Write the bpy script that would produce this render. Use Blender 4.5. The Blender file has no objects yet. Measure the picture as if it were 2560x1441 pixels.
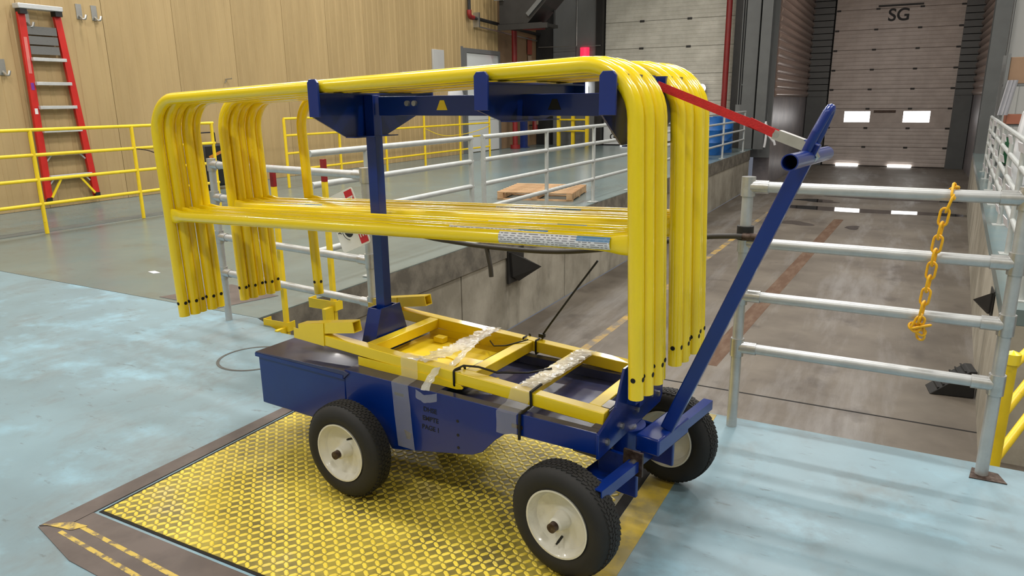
import bpy, bmesh, math, random
from mathutils import Vector, Matrix
C = bpy.context.scene.collection
SC = bpy.context.scene
R_ = math.radians
rnd = random.Random(7)

# ------------------------------------------------------------------ camera, world, light, exposure
cam_d = bpy.data.cameras.new('camera'); cam = bpy.data.objects.new('camera', cam_d); C.objects.link(cam)
cam_d.sensor_width = 36.0; cam_d.sensor_fit = 'HORIZONTAL'; cam_d.lens = 1800 / 2560 * 36
cam_d.clip_start = 0.05; cam_d.clip_end = 200
_r = Vector((0.88299732, 0.46925333, -0.01081898)); _d = Vector((0.1091804, -0.22775376, -0.96757835)); _f = Vector((-0.45650342, 0.85318787, -0.25233923))
M = Matrix.Identity(4)
for i in range(3):
    M[i][0] = _r[i]; M[i][1] = -_d[i]; M[i][2] = -_f[i]
M[2][3] = 1.5
cam.matrix_world = M
SC.camera = cam
w = bpy.data.worlds.new('world'); SC.world = w; w.use_nodes = True
w.node_tree.nodes['Background'].inputs[0].default_value = (0.75, 0.82, 1.0, 1); w.node_tree.nodes['Background'].inputs[1].default_value = 0.25
SC.view_settings.view_transform = 'Standard'; SC.view_settings.look = 'None'; SC.view_settings.gamma = 1.0
SC.view_settings.use_curve_mapping = False; SC.view_settings.exposure = -0.55
LAMPS = []
for ix, x in enumerate((-10.0, -5.5, -1.0, 3.5)):
    for iy, y in enumerate((-2.5, 2.5, 7.5, 12.5, 17.5)):
        p = {-2.5: 185, 2.5: 225, 7.5: 300, 12.5: 270, 17.5: 230}[y]
        if x < -8: p *= .8
        if x > -3 and y > 10: p = 200
        LAMPS.append((x, y, p))
for x, y, p in LAMPS:
    ld = bpy.data.lights.new('high_bay_light', 'AREA'); ld.shape = 'RECTANGLE'; ld.size = 1.15; ld.size_y = 0.32; ld.energy = p
    ld.color = (1.0, 0.965, 0.92)
    lo = bpy.data.objects.new('high_bay_light', ld); C.objects.link(lo); lo.location = (x, y, 6.9)

ld = bpy.data.lights.new('recess_fill_light', 'AREA'); ld.shape = 'RECTANGLE'; ld.size = 1.15; ld.size_y = .32; ld.energy = 170; ld.color = (1.0, .93, .87)  # added fill lamp, unseen, to brighten the recess and the far dock door
lo = bpy.data.objects.new('recess_fill_light', ld); C.objects.link(lo); lo.location = (-.7, 26.0, 6.6)

# ------------------------------------------------------------------ materials
def lin(c):
    return tuple(((v / 12.92) if v <= 0.04045 else ((v + 0.055) / 1.055) ** 2.4) for v in c)
def rgb(r, g, b):
    return (*lin((r / 255, g / 255, b / 255)), 1)
def mat(name, col, rough=0.5, metal=0.0, coat=0.0, var=0.0, vscale=6.0, col2=None, bump=0.0, bscale=40.0, stretch=None, emis=None, estr=0.0, alpha=1.0, spec=0.5, trans=0.0, lo=0.4, hi=0.62):
    m = bpy.data.materials.new(name); m.use_nodes = True; nt = m.node_tree; N = nt.nodes; L = nt.links
    b = N['Principled BSDF']
    b.inputs['Base Color'].default_value = col; b.inputs['Roughness'].default_value = rough; b.inputs['Metallic'].default_value = metal
    b.inputs['Coat Weight'].default_value = coat; b.inputs['Coat Roughness'].default_value = 0.08; b.inputs['Specular IOR Level'].default_value = spec
    b.inputs['Alpha'].default_value = alpha; b.inputs['Transmission Weight'].default_value = trans
    if emis: b.inputs['Emission Color'].default_value = emis; b.inputs['Emission Strength'].default_value = estr
    tc = N.new('ShaderNodeTexCoord'); mp = N.new('ShaderNodeMapping'); L.new(tc.outputs['Object'], mp.inputs['Vector'])
    if stretch: mp.inputs['Scale'].default_value = stretch
    if col2 or var:
        n = N.new('ShaderNodeTexNoise'); n.inputs['Scale'].default_value = vscale; n.inputs['Detail'].default_value = 7; n.inputs['Roughness'].default_value = 0.62
        L.new(mp.outputs[0], n.inputs['Vector'])
        rp = N.new('ShaderNodeValToRGB'); rp.color_ramp.elements[0].position = lo; rp.color_ramp.elements[1].position = hi
        c2 = col2 or tuple([v * (1 - var) for v in col[:3]] + [1])
        rp.color_ramp.elements[0].color = c2; rp.color_ramp.elements[1].color = col
        L.new(n.outputs['Fac'], rp.inputs['Fac']); L.new(rp.outputs['Color'], b.inputs['Base Color'])
    if bump:
        n2 = N.new('ShaderNodeTexNoise'); n2.inputs['Scale'].default_value = bscale; n2.inputs['Detail'].default_value = 4
        L.new(mp.outputs[0], n2.inputs['Vector'])
        bp = N.new('ShaderNodeBump'); bp.inputs['Strength'].default_value = bump; bp.inputs['Distance'].default_value = 0.004
        L.new(n2.outputs['Fac'], bp.inputs['Height']); L.new(bp.outputs[0], b.inputs['Normal'])
    return m
def layer(m, col, scale, lo, hi, stretch=(1, 1, 1), detail=8, amount=1.0, rough=None, seed=0.0):
    """a further worn / stained layer over a material's colour, from its own noise"""
    nt = m.node_tree; N = nt.nodes; L = nt.links; b = N['Principled BSDF']
    tc = N.new('ShaderNodeTexCoord'); mp = N.new('ShaderNodeMapping'); mp.inputs['Scale'].default_value = stretch; mp.inputs['Location'].default_value = (seed, seed * 1.7, seed * 0.3)
    L.new(tc.outputs['Object'], mp.inputs['Vector'])
    n = N.new('ShaderNodeTexNoise'); n.inputs['Scale'].default_value = scale; n.inputs['Detail'].default_value = detail; n.inputs['Roughness'].default_value = 0.65
    L.new(mp.outputs[0], n.inputs['Vector'])
    mr = N.new('ShaderNodeMapRange'); mr.inputs[1].default_value = lo; mr.inputs[2].default_value = hi; mr.inputs[4].default_value = amount
    L.new(n.outputs['Fac'], mr.inputs[0])
    mx = N.new('ShaderNodeMix'); mx.data_type = 'RGBA'
    L.new(mr.outputs[0], mx.inputs[0])
    inp = b.inputs['Base Color']
    if inp.is_linked: L.new(inp.links[0].from_socket, mx.inputs[6])
    else: mx.inputs[6].default_value = inp.default_value
    mx.inputs[7].default_value = col
    L.new(mx.outputs[2], inp)
    if rough is not None:
        mm = N.new('ShaderNodeMix'); mm.data_type = 'FLOAT'; L.new(mr.outputs[0], mm.inputs[0])
        ri = b.inputs['Roughness']
        if ri.is_linked: L.new(ri.links[0].from_socket, mm.inputs[2])
        else: mm.inputs[2].default_value = ri.default_value
        mm.inputs[3].default_value = rough; L.new(mm.outputs[0], ri)
    return m

m_yel = mat('yellow_gloss_paint', rgb(247, 216, 12), 0.24, coat=0.6, var=0.03, vscale=3)
m_yel2 = mat('yellow_frame_paint', rgb(247, 216, 30), 0.3, coat=0.4, var=0.04, vscale=4)
m_yelf = mat('yellow_fence_paint', rgb(244, 210, 34), 0.4, var=0.1, vscale=5)
layer(m_yelf, rgb(150, 110, 40), 12, .66, .74, amount=.6)
m_blue = mat('blue_gloss_paint', rgb(0, 40, 122), 0.28, coat=0.3, var=0.12, vscale=3)
m_blued = mat('blue_deck_paint', rgb(56, 62, 104), 0.3, coat=0.3, col2=rgb(40, 46, 86), vscale=3, lo=.35, hi=.65)
layer(m_blued, rgb(84, 92, 132), 2.2, .55, .8, amount=.5, seed=4)
m_silver = mat('galvanized_pipe', rgb(190, 192, 192), 0.36, metal=0.4, var=0.12, vscale=14, bump=.04)
m_silver2 = mat('galvanized_far_pipe', rgb(192, 196, 194), 0.4, metal=0.3, var=0.1, vscale=10)
m_fit = mat('cast_fitting', rgb(196, 196, 194), 0.3, metal=0.7, var=0.15, vscale=22, bump=.15)
m_steel = mat('zinc_steel', rgb(190, 190, 186), 0.3, metal=0.9, var=0.1, vscale=20)
m_rubber = mat('black_rubber', rgb(34, 33, 32), 0.72, var=0.2, vscale=9, bump=.1, bscale=60)
m_black = mat('black_plastic', rgb(20, 20, 21), 0.5, var=.1)
m_rim = mat('cream_rim_enamel', rgb(218, 215, 202), 0.3, coat=0.3, var=0.05, vscale=8)
layer(m_rim, rgb(150, 142, 126), 10, .55, .75, amount=.4)
m_axle = mat('rusty_axle', rgb(96, 82, 74), 0.5, metal=.6, col2=rgb(60, 44, 36), vscale=40)
m_redst = mat('red_webbing', rgb(190, 20, 24), 0.7, var=.15, vscale=60, bump=.2, bscale=200)
m_white = mat('white_sticker', rgb(226, 226, 228), 0.45, var=.03)
m_wall = mat('tan_wall_paint', rgb(180, 155, 110), 0.5, col2=rgb(166, 142, 99), vscale=1.2, stretch=(1, 1, .25), bump=.03)
layer(m_wall, rgb(142, 119, 80), 5, .58, .8, (1, 2.2, .12), amount=.28, seed=3)
m_walld = mat('tan_wall_darker', rgb(150, 122, 92), 0.55, var=.15, vscale=2)  # darker tan for the wall core and the far end sheet
m_greyw = mat('grey_metal_wall', rgb(118, 120, 120), 0.45, metal=.2, var=.12, vscale=1.5, stretch=(1, 1, .3))
m_dark = mat('dark_steel', rgb(46, 45, 44), 0.55, metal=.3, var=.2, vscale=4)
m_col = mat('grey_column_paint', rgb(96, 98, 98), 0.45, metal=.15, var=.12, vscale=2)
m_redp = mat('red_pipe_paint', rgb(132, 30, 30), 0.45, var=.15, vscale=5)
m_bluep = mat('blue_post_paint', rgb(24, 46, 110), 0.5, var=.15)
m_door = mat('white_door_paint', rgb(206, 202, 190), 0.5, col2=rgb(188, 184, 172), vscale=2, stretch=(1, 1, 1))
layer(m_door, rgb(140, 126, 98), 3, .62, .85, (1.2, 1, .35), amount=.5, seed=2)
m_doorf = mat('dock_door_paint', rgb(196, 184, 176), 0.45, col2=rgb(180, 168, 160), vscale=1.6)
m_rough_panel = mat('recess_panel', rgb(140, 132, 132), 0.35, metal=.3, col2=rgb(112, 108, 112), vscale=1.4)
m_corr = mat('recess_corrugated', rgb(178, 154, 142), 0.24, metal=.5, var=.12, vscale=2)
m_conc = mat('wall_concrete', rgb(168, 162, 148), 0.85, col2=rgb(130, 124, 110), vscale=1.3, bump=.3, bscale=30, lo=.35, hi=.62)
layer(m_conc, rgb(92, 88, 78), 3.2, .54, .74, (1, 1, .4), amount=.7, seed=9)
m_curb = mat('wall_curb_concrete', rgb(122, 116, 104), 0.9, col2=rgb(92, 87, 78), vscale=5, bump=.5, bscale=40)
m_tfloor = mat('dock_pit_concrete', rgb(112, 104, 93), 0.5, col2=rgb(86, 78, 69), vscale=.9, bump=.12, bscale=25, lo=.35, hi=.65)
layer(m_tfloor, rgb(134, 131, 128), 1.1, .5, .7, (2.5, .35, 1), amount=.6, rough=.32, seed=6)
layer(m_tfloor, rgb(58, 50, 44), 1.5, .56, .72, (1, .8, 1), amount=.75, rough=.45, seed=15)
m_floor = mat('pale_blue_floor_paint', rgb(128, 156, 168), 0.4, col2=rgb(116, 138, 147), vscale=.9, bump=.06, bscale=22, lo=.35, hi=.65)
layer(m_floor, rgb(142, 184, 203), 1.6, .52, .68, (1, 1.4, 1), amount=.75, seed=1)
layer(m_floor, rgb(116, 122, 121), 2.4, .50, .74, (1.5, 1, 1), amount=.75, rough=.55, seed=12)
layer(m_floor, rgb(88, 94, 92), 16, .62, .70, (.5, 1.6, 1), amount=.6, seed=21)
layer(m_floor, rgb(70, 76, 76), 45, .68, .74, (.25, 1.5, 1), amount=.6, seed=33)
m_floorf = mat('grey_blue_floor_paint', rgb(112, 128, 128), 0.27, col2=rgb(104, 115, 113), vscale=.6, bump=.05, bscale=18, lo=.35, hi=.65)
layer(m_floorf, rgb(98, 96, 88), 1.3, .54, .74, (1, 1.5, 1), amount=.6, seed=8)
layer(m_floorf, rgb(98, 122, 128), .5, .5, .65, amount=.7, seed=30)
layer(m_floorf, rgb(92, 96, 94), 10, .62, .72, (.6, 1.3, 1), amount=.45, seed=40)
m_angle = mat('brown_steel_strip', rgb(104, 94, 90), 0.5, metal=.2, col2=rgb(88, 79, 76), vscale=4)
m_scuff = mat('yellow_paint_smear', rgb(204, 176, 84), 0.6, col2=rgb(120, 106, 86), vscale=26, lo=.42, hi=.52)
m_strip = mat('worn_yellow_floor_line', rgb(196, 168, 58), 0.55, col2=rgb(150, 136, 84), vscale=7, lo=.4, hi=.6)
m_gap = mat('joint_black', rgb(22, 20, 19), 0.9)
m_plate = mat('lift_plate_paint', rgb(164, 148, 60), 0.5, col2=rgb(100, 91, 48), vscale=3.2, lo=.36, hi=.6)
m_lug = mat('lift_plate_lug_paint', rgb(240, 216, 78), 0.42, col2=rgb(224, 198, 66), vscale=4)
for mm_ in (m_plate, m_lug):
    layer(mm_, rgb(96, 86, 70) if mm_ is m_plate else rgb(206, 196, 160), 1.5, .55, .68, (1, 1.2, 1), amount=.85, rough=.35, seed=17)
m_wood = mat('pallet_wood', rgb(206, 172, 132), 0.7, col2=rgb(170, 132, 94), vscale=4, stretch=(1, 6, 1))
m_card = mat('cardboard', rgb(146, 118, 94), 0.8, var=.08)
m_red = mat('ladder_red_fiberglass', rgb(200, 34, 26), 0.42, var=.12, vscale=6)
m_alu = mat('ladder_aluminium', rgb(206, 208, 208), 0.4, metal=.3, var=.1, vscale=12)
m_ceil = mat('ceiling_sheet', rgb(190, 190, 186), 0.7, var=.05)
m_room = mat('hall_wall_sheet', rgb(176, 170, 156), 0.6, var=.08, vscale=1)
m_whitew = mat('pale_wall_sheet', rgb(186, 186, 184), 0.45, var=.08, vscale=1.2, stretch=(1, 1, .3))
m_rust = mat('rust_streak', rgb(84, 58, 38), 0.7, col2=rgb(100, 78, 60), vscale=5, stretch=(2, .5, 1), lo=.38, hi=.55)
m_pline = mat('faded_yellow_line', rgb(176, 142, 62), 0.6, col2=rgb(112, 103, 90), vscale=3, lo=.47, hi=.64)
m_water = mat('puddle_water', rgb(40, 38, 38), 0.04, var=.1)
m_bluebin = mat('blue_drum', rgb(24, 96, 170), 0.4, var=.15)
m_win = mat('daylit_pane', rgb(255, 255, 255), 0.2, emis=(1, .99, .97, 1), estr=9.0)
m_beacon = mat('red_beacon_lens', rgb(255, 30, 60), 0.3, emis=(1, .03, .09, 1), estr=1.6)
m_glow = mat('lit_white', rgb(255, 255, 255), 0.3, emis=(1, 1, 1, 1), estr=7.0)
m_lampm = mat('lit_diffuser', rgb(255, 255, 255), 0.3, emis=(1, .95, .87, 1), estr=14.0)
m_chain = mat('yellow_chain_plastic', rgb(236, 178, 24), 0.4, var=.08)
m_hose = mat('dark_hose', rgb(58, 54, 50), 0.55, var=.15)
m_film = mat('clear_stretch_film', rgb(226, 228, 230), 0.16, alpha=0.22, coat=.6, bump=.9, bscale=30, stretch=(1, 1, 1))
m_film2 = mat('bunched_stretch_film', rgb(232, 230, 220), 0.2, alpha=0.62, coat=.8, bump=1.0, bscale=55)
m_ink = mat('black_ink', rgb(24, 24, 26), 0.6)
m_inkgrey = mat('stencil_ink', rgb(16, 20, 34), 0.6)
m_signred = mat('sign_red', rgb(206, 34, 44), 0.45)
m_signwhite = mat('sign_white', rgb(232, 232, 230), 0.4)
m_green = mat('green_bin_plastic', rgb(26, 84, 50), 0.5)
m_redtip = mat('dark_red_tip', rgb(140, 20, 24), 0.5, var=.1)
m_glass = mat('door_pane_glass', rgb(210, 214, 214), 0.2)
m_paper = mat('white_paper', rgb(214, 214, 216), 0.7, var=.05)

# printed sticker: white label with grey text rows, flat print only
def sticker_mat():
    m = mat('printed_label', rgb(222, 222, 226), 0.4); nt = m.node_tree; N = nt.nodes; L = nt.links; b = N['Principled BSDF']
    tc = N.new('ShaderNodeTexCoord'); sp = N.new('ShaderNodeSeparateXYZ'); L.new(tc.outputs['Object'], sp.inputs[0])
    def math_(op, a, bb):
        n = N.new('ShaderNodeMath'); n.operation = op
        for i, v in enumerate((a, bb)):
            if isinstance(v, (int, float)): n.inputs[i].default_value = v
            else: L.new(v, n.inputs[i])
        return n.outputs[0]
    row = math_('LESS_THAN', math_('ABSOLUTE', math_('SUBTRACT', math_('FRACT', math_('MULTIPLY', sp.outputs[2], 150), 0), .5), 0), .2)
    cb = N.new('ShaderNodeCombineXYZ'); L.new(math_('MULTIPLY', sp.outputs[0], 75), cb.inputs[0]); L.new(math_('FLOOR', math_('MULTIPLY', sp.outputs[2], 150), 0), cb.inputs[1])
    ns = N.new('ShaderNodeTexNoise'); ns.inputs['Scale'].default_value = 1.0; ns.inputs['Detail'].default_value = 0; L.new(cb.outputs[0], ns.inputs['Vector'])
    txt = math_('MULTIPLY', row, math_('GREATER_THAN', ns.outputs['Fac'], .46))
    mx = N.new('ShaderNodeMix'); mx.data_type = 'RGBA'; L.new(math_('MULTIPLY', txt, .75), mx.inputs[0]); mx.inputs[6].default_value = rgb(222, 222, 226); mx.inputs[7].default_value = rgb(60, 62, 74)
    blue = math_('MULTIPLY', math_('GREATER_THAN', sp.outputs[0], .085), math_('GREATER_THAN', sp.outputs[2], .006))
    m2 = N.new('ShaderNodeMix'); m2.data_type = 'RGBA'; L.new(math_('MULTIPLY', blue, .85), m2.inputs[0]); L.new(mx.outputs[2], m2.inputs[6]); m2.inputs[7].default_value = rgb(70, 130, 176)
    L.new(m2.outputs[2], b.inputs['Base Color'])
    return m
m_label = sticker_mat()

# ------------------------------------------------------------------ mesh helpers
def basis(d):
    d = d.normalized(); a = Vector((0, 0, 1)) if abs(d.z) < .9 else Vector((1, 0, 0))
    x = d.cross(a).normalized(); y = d.cross(x).normalized()
    return x, y
class MB:
    def __init__(s): s.v = []; s.f = []
    def add(s, vs, fs):
        o = len(s.v); s.v += [tuple(p) for p in vs]; s.f += [tuple(i + o for i in f) for f in fs]; return s
    def box(s, x0, x1, y0, y1, z0, z1, m=None):
        vs = [Vector(p) for p in ((x0, y0, z0), (x1, y0, z0), (x1, y1, z0), (x0, y1, z0), (x0, y0, z1), (x1, y0, z1), (x1, y1, z1), (x0, y1, z1))]
        if m: vs = [m @ p for p in vs]
        return s.add(vs, [(3, 2, 1, 0), (4, 5, 6, 7), (0, 1, 5, 4), (1, 2, 6, 5), (2, 3, 7, 6), (3, 0, 4, 7)])
    def beam(s, p0, p1, w, h, up=(0, 0, 1)):
        """rectangular bar between two points: w across, h along up"""
        p0 = Vector(p0); p1 = Vector(p1); d = (p1 - p0).normalized(); u = Vector(up); x = d.cross(u).normalized(); u = x.cross(d).normalized()
        q = []
        for p in (p0, p1):
            for a, b in ((-1, -1), (1, -1), (1, 1), (-1, 1)): q.append(p + x * a * w / 2 + u * b * h / 2)
        return s.add(q, [(3, 2, 1, 0), (4, 5, 6, 7), (0, 1, 5, 4), (1, 2, 6, 5), (2, 3, 7, 6), (3, 0, 4, 7)])
    def tube(s, pts, r, n=14, cap=True, closed=False, rr=None):
        pts = [Vector(p) for p in pts]; k = len(pts); vs = []; ref = None
        for i, p in enumerate(pts):
            if closed: d = pts[(i + 1) % k] - pts[i - 1]
            else: d = pts[min(i + 1, k - 1)] - pts[max(i - 1, 0)]
            d = d.normalized()
            if ref is None: ref = basis(d)[0]
            ref = (ref - d * ref.dot(d)).normalized(); y = d.cross(ref)
            ri = rr[i] if rr else r
            for j in range(n):
                a = 2 * math.pi * j / n; vs.append(p + (ref * math.cos(a) + y * math.sin(a)) * ri)
        fs = []
        for i in range(k if closed else k - 1):
            for j in range(n):
                a = i * n + j; b = i * n + (j + 1) % n; c = ((i + 1) % k) * n + (j + 1) % n; d = ((i + 1) % k) * n + j
                fs.append((a, b, c, d))
        if cap and not closed: fs += [tuple(range(n))[::-1], tuple((k - 1) * n + j for j in range(n))]
        return s.add(vs, fs)
    def cyl(s, p0, p1, r, n=16, r2=None): return s.tube([p0, p1], r, n, rr=[r, r if r2 is None else r2])
    def pipe(s, p0, p1, r, wall=.004, n=18):
        p0 = Vector(p0); p1 = Vector(p1); x, y = basis(p1 - p0); vs = []
        for p, q in ((p0, r), (p1, r), (p1, r - wall), (p0, r - wall)):
            for j in range(n): a = 2 * math.pi * j / n; vs.append(p + (x * math.cos(a) + y * math.sin(a)) * q)
        fs = []
        for i in range(4):
            for j in range(n): fs.append((i * n + j, i * n + (j + 1) % n, ((i + 1) % 4) * n + (j + 1) % n, ((i + 1) % 4) * n + j))
        return s.add(vs, fs)
    def prism(s, poly, d0, d1, axis='y', m=None):
        """polygon of (a, b) pairs extruded along axis from d0 to d1"""
        def P(a, b, d): return {'y': Vector((a, d, b)), 'x': Vector((d, a, b)), 'z': Vector((a, b, d))}[axis]
        n = len(poly); vs = [P(a, b, d0) for a, b in poly] + [P(a, b, d1) for a, b in poly]
        if m: vs = [m @ p for p in vs]
        fs = [tuple(range(n))[::-1], tuple(range(n, 2 * n))] + [(i, (i + 1) % n, n + (i + 1) % n, n + i) for i in range(n)]
        return s.add(vs, fs)
    def lathe(s, prof, n=40, closed=True):
        """profile of (y, r) pairs round the local y axis"""
        vs = []; k = len(prof)
        for y, r in prof:
            for j in range(n): a = 2 * math.pi * j / n; vs.append((r * math.cos(a), y, r * math.sin(a)))
        fs = []
        for i in range(k if closed else k - 1):
            for j in range(n): fs.append((i * n + j, ((i + 1) % k) * n + j, ((i + 1) % k) * n + (j + 1) % n, i * n + (j + 1) % n))
        return s.add(vs, fs)
    def mesh(s, name, angle=32):
        me = bpy.data.meshes.new(name); me.from_pydata(s.v, [], s.f); me.update()
        bm = bmesh.new(); bm.from_mesh(me); bmesh.ops.recalc_face_normals(bm, faces=bm.faces); bm.to_mesh(me); bm.free()
        me.polygons.foreach_set('use_smooth', [True] * len(me.polygons)); me.set_sharp_from_angle(angle=R_(angle))
        return me
    def build(s, name, m, parent=None, bevel=0, loc=None, rot=None):
        me = s.mesh(name); me.materials.append(m)
        return place(name, me, parent, bevel, loc, rot)
def place(name, me, parent=None, bevel=0, loc=None, rot=None):
    o = bpy.data.objects.new(name, me); C.objects.link(o); o.parent = parent
    if loc is not None: o.location = loc
    if rot is not None: o.rotation_euler = rot
    if bevel:
        b = o.modifiers.new('edge', 'BEVEL'); b.width = bevel; b.segments = 2; b.limit_method = 'ANGLE'; b.angle_limit = R_(40)
    return o
def tag(o, label, cat, group=None):
    o['label'] = label; o['category'] = cat
    if group: o['group'] = group
    return o
def thing(name, label, cat, loc=(0, 0, 0), rot=(0, 0, 0), group=None):
    o = bpy.data.objects.new(name, None); C.objects.link(o); o.empty_display_size = .05; o.location = loc; o.rotation_euler = rot
    return tag(o, label, cat, group)
def struct(o): o['kind'] = 'structure'; return o
def fillet(pts, r, n=8):
    pts = [Vector(p) for p in pts]; out = [pts[0]]
    for i in range(1, len(pts) - 1):
        a, b, c = pts[i - 1], pts[i], pts[i + 1]; d1 = (a - b).normalized(); d2 = (c - b).normalized()
        ang = d1.angle(d2); t = r / math.tan(ang / 2); p1 = b + d1 * t; p2 = b + d2 * t
        ctr = b + (d1 + d2).normalized() * (r / math.sin(ang / 2)); v1 = p1 - ctr; v2 = p2 - ctr; th = v1.angle(v2); ax = v1.cross(v2).normalized()
        for k in range(n + 1): out.append(ctr + Matrix.Rotation(th * k / n, 3, ax) @ v1)
    out.append(pts[-1]); return out
def smooth(pts, n=5):
    P_ = [Vector(p) for p in pts]; out = []
    for i in range(len(P_) - 1):
        a, b, c, d = P_[max(i - 1, 0)], P_[i], P_[i + 1], P_[min(i + 2, len(P_) - 1)]
        for k in range(n):
            t = k / n; out.append(.5 * ((2 * b) + (c - a) * t + (2 * a - 5 * b + 4 * c - d) * t * t + (3 * b - a - 3 * c + d) * t ** 3))
    out.append(P_[-1]); return out
def text(name, body, size, m, parent, mw, extrude=.0004):
    cu = bpy.data.curves.new(name, 'FONT'); cu.body = body; cu.size = size; cu.extrude = extrude; cu.offset = size * .018; cu.align_x = 'CENTER'; cu.align_y = 'CENTER'
    cu.materials.append(m); o = bpy.data.objects.new(name, cu); C.objects.link(o)
    me = bpy.data.meshes.new_from_object(o); bpy.data.objects.remove(o); me.name = name
    o = bpy.data.objects.new(name, me); C.objects.link(o); o.parent = parent; o.matrix_local = mw
    return o

# ------------------------------------------------------------------ setting: floors, pit, walls
PITX = -3.97; YE = 3.34; PZ = -1.2
WY = 23.3           # back wall
fl = struct(MB().prism([(-11.6, -4), (6, -4), (6, YE), (PITX + .42, YE), (PITX, 3.52), (-11.6, 3.58)], -.35, 0, 'z').build('floor', m_floor))
MB().prism([(-11.6, -4), (6, -4), (6, YE - .002), (-3.97, YE - .002), (-11.6, YE - .002)], PZ - .1, -.352, 'z').build('slab_face', m_conc, fl)
fp = struct(MB().prism([(-11.6, 3.60), (PITX, 3.535), (PITX, WY), (-11.6, WY)], -.0115, -.004, 'z').build('floor_platform', m_floorf))
# sunken steel plate and a darker strip at the foot of the fence
MB().prism([(-5.15, 3.60), (-4.45, 3.58), (-4.30, 4.05), (-4.95, 4.15)], -.003, -.0015, 'z').build('cover_plate', m_angle, fp)
MB().prism([(-9.45, 3.7), (-9.2, 3.7), (-9.05, 8.0), (-9.3, 8.0)], -.003, -.001, 'z').build('dark_seam_strip', mat('floor_joint_strip', rgb(98, 104, 102), .6, var=.15), fp)
MB().prism([(-6.05, 4.15), (-5.93, 4.12), (-5.9, 4.17), (-6.02, 4.2)], -.003, -.0015, 'z').build('paper_scrap', m_paper, fp)
# round painted-over cover in the near slab
MB().lathe([(0, .20), (0.0015, .20), (0.0015, .218), (0, .218)], 40).build('cover_ring', mat('ring_groove', rgb(92, 92, 88), .7, var=.3, vscale=8), fl, loc=(-3.33, 2.90, .0002), rot=(R_(90), 0, 0))
tf = struct(MB().box(PITX, 4.2, YE, 32.4, PZ - .15, PZ).build('floor_dock_pit', m_tfloor))
MB().box(-2.98, 4.2, 6.59, 6.615, PZ, PZ + .001).build('floor_joint', m_gap, tf)
mbp = MB()
for (x0, y0, x1, y1, wdt) in ((-1.55, 7.2, -1.08, 17.8, .20),):
    mbp.prism([(x0 - wdt / 2, y0), (x0 + wdt / 2, y0), (x1 + wdt / 2, y1), (x1 - wdt / 2, y1)], PZ, PZ + .0012, 'z')
mbp.build('rust_streak', m_rust, tf)
MB().prism([(-2.94, 7.0), (-2.84, 7.0), (-2.62, 18.5), (-2.72, 18.5)], PZ, PZ + .0012, 'z').build('floor_line', m_pline, tf)
def blob(cx, cy, rx, ry, n=28, seed=1):
    q = random.Random(seed); ph = [q.random() * 6 for _ in range(3)]
    return [(cx + rx * (1 + .22 * math.sin(2 * t + ph[0]) + .15 * math.sin(3 * t + ph[1]) + .1 * math.sin(5 * t + ph[2])) * math.cos(t), cy + ry * (1 + .22 * math.sin(2 * t + ph[0]) + .15 * math.sin(3 * t + ph[1])) * math.sin(t)) for t in [2 * math.pi * k / n for k in range(n)]]
for k, (cx, cy, rx, ry) in enumerate(((-.9, 23.6, 2.1, 1.6), (-.6, 19.45, 1.8, .42), (-1.85, 20.9, .55, .3), (-.74, 16.75, .16, .22), (-.2, 22.0, 1.4, .35))):
    o = MB().prism(blob(cx, cy, rx, ry, seed=k + 3), PZ, PZ + .0016, 'z').build('puddle', m_water, tf)
MB().prism(blob(-1.9, 16.9, .35, .3, seed=11), PZ, PZ + .001, 'z').build('oil_stain', mat('oil_stain_dark', rgb(70, 62, 56), .5, var=.2), tf)
# floor cut-out tray near right gate post
MB().box(-.62, -.16, YE + .02, 3.62, PZ, PZ + .001).build('pit_drain', m_gap, tf)

# left pit wall: curb band over a recessed face, with formwork joints
wl = struct(MB().box(PITX - .5, PITX, 3.545, 22.6, -.30, -.012).build('wall_pit_left', m_curb))
for k in range(7):
    y0 = 3.60 + k * 2.72; y1 = y0 + 2.70
    MB().box(PITX - .5, PITX - .02, y0, min(y1, 22.6), PZ, -.302).build('wall_panel', m_conc, wl)
# right platform block beyond the gate
def rx(y): return .745 + (y - 5.5) * .0545
wr = struct(MB().prism([(rx(6.1), 6.1), (8, 6.1), (8, WY), (rx(WY), WY)], PZ, -.12, 'z').build('wall_pit_right', m_conc))
MB().prism([(rx(6.1) - .0, 6.1), (8, 6.1), (8, WY), (rx(WY), WY)], -.118, 0, 'z').build('platform_top', m_floorf, wr)

# tan wall with its sheet panels
WX = -11.3
wt = struct(MB().box(WX - .3, WX - .06, -4, WY + .3, -.3, 7.2).build('wall_left', m_walld))
PW = 1.28
prof = []
nr = 6
for k in range(nr):
    a = k * PW / nr; ww = PW / nr
    prof += [(a + .004, 0), (a + ww * .30, .0), (a + ww * .36, -.007), (a + ww * .62, -.007), (a + ww * .68, 0), (a + ww - .004, 0)]
pm = MB(); nv = len(prof)
pv = [(d, a, 0) for a, d in prof] + [(d, a, 7.1) for a, d in prof]
pf = [(i, i + 1, nv + i + 1, nv + i) for i in range(nv - 1)]
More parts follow.
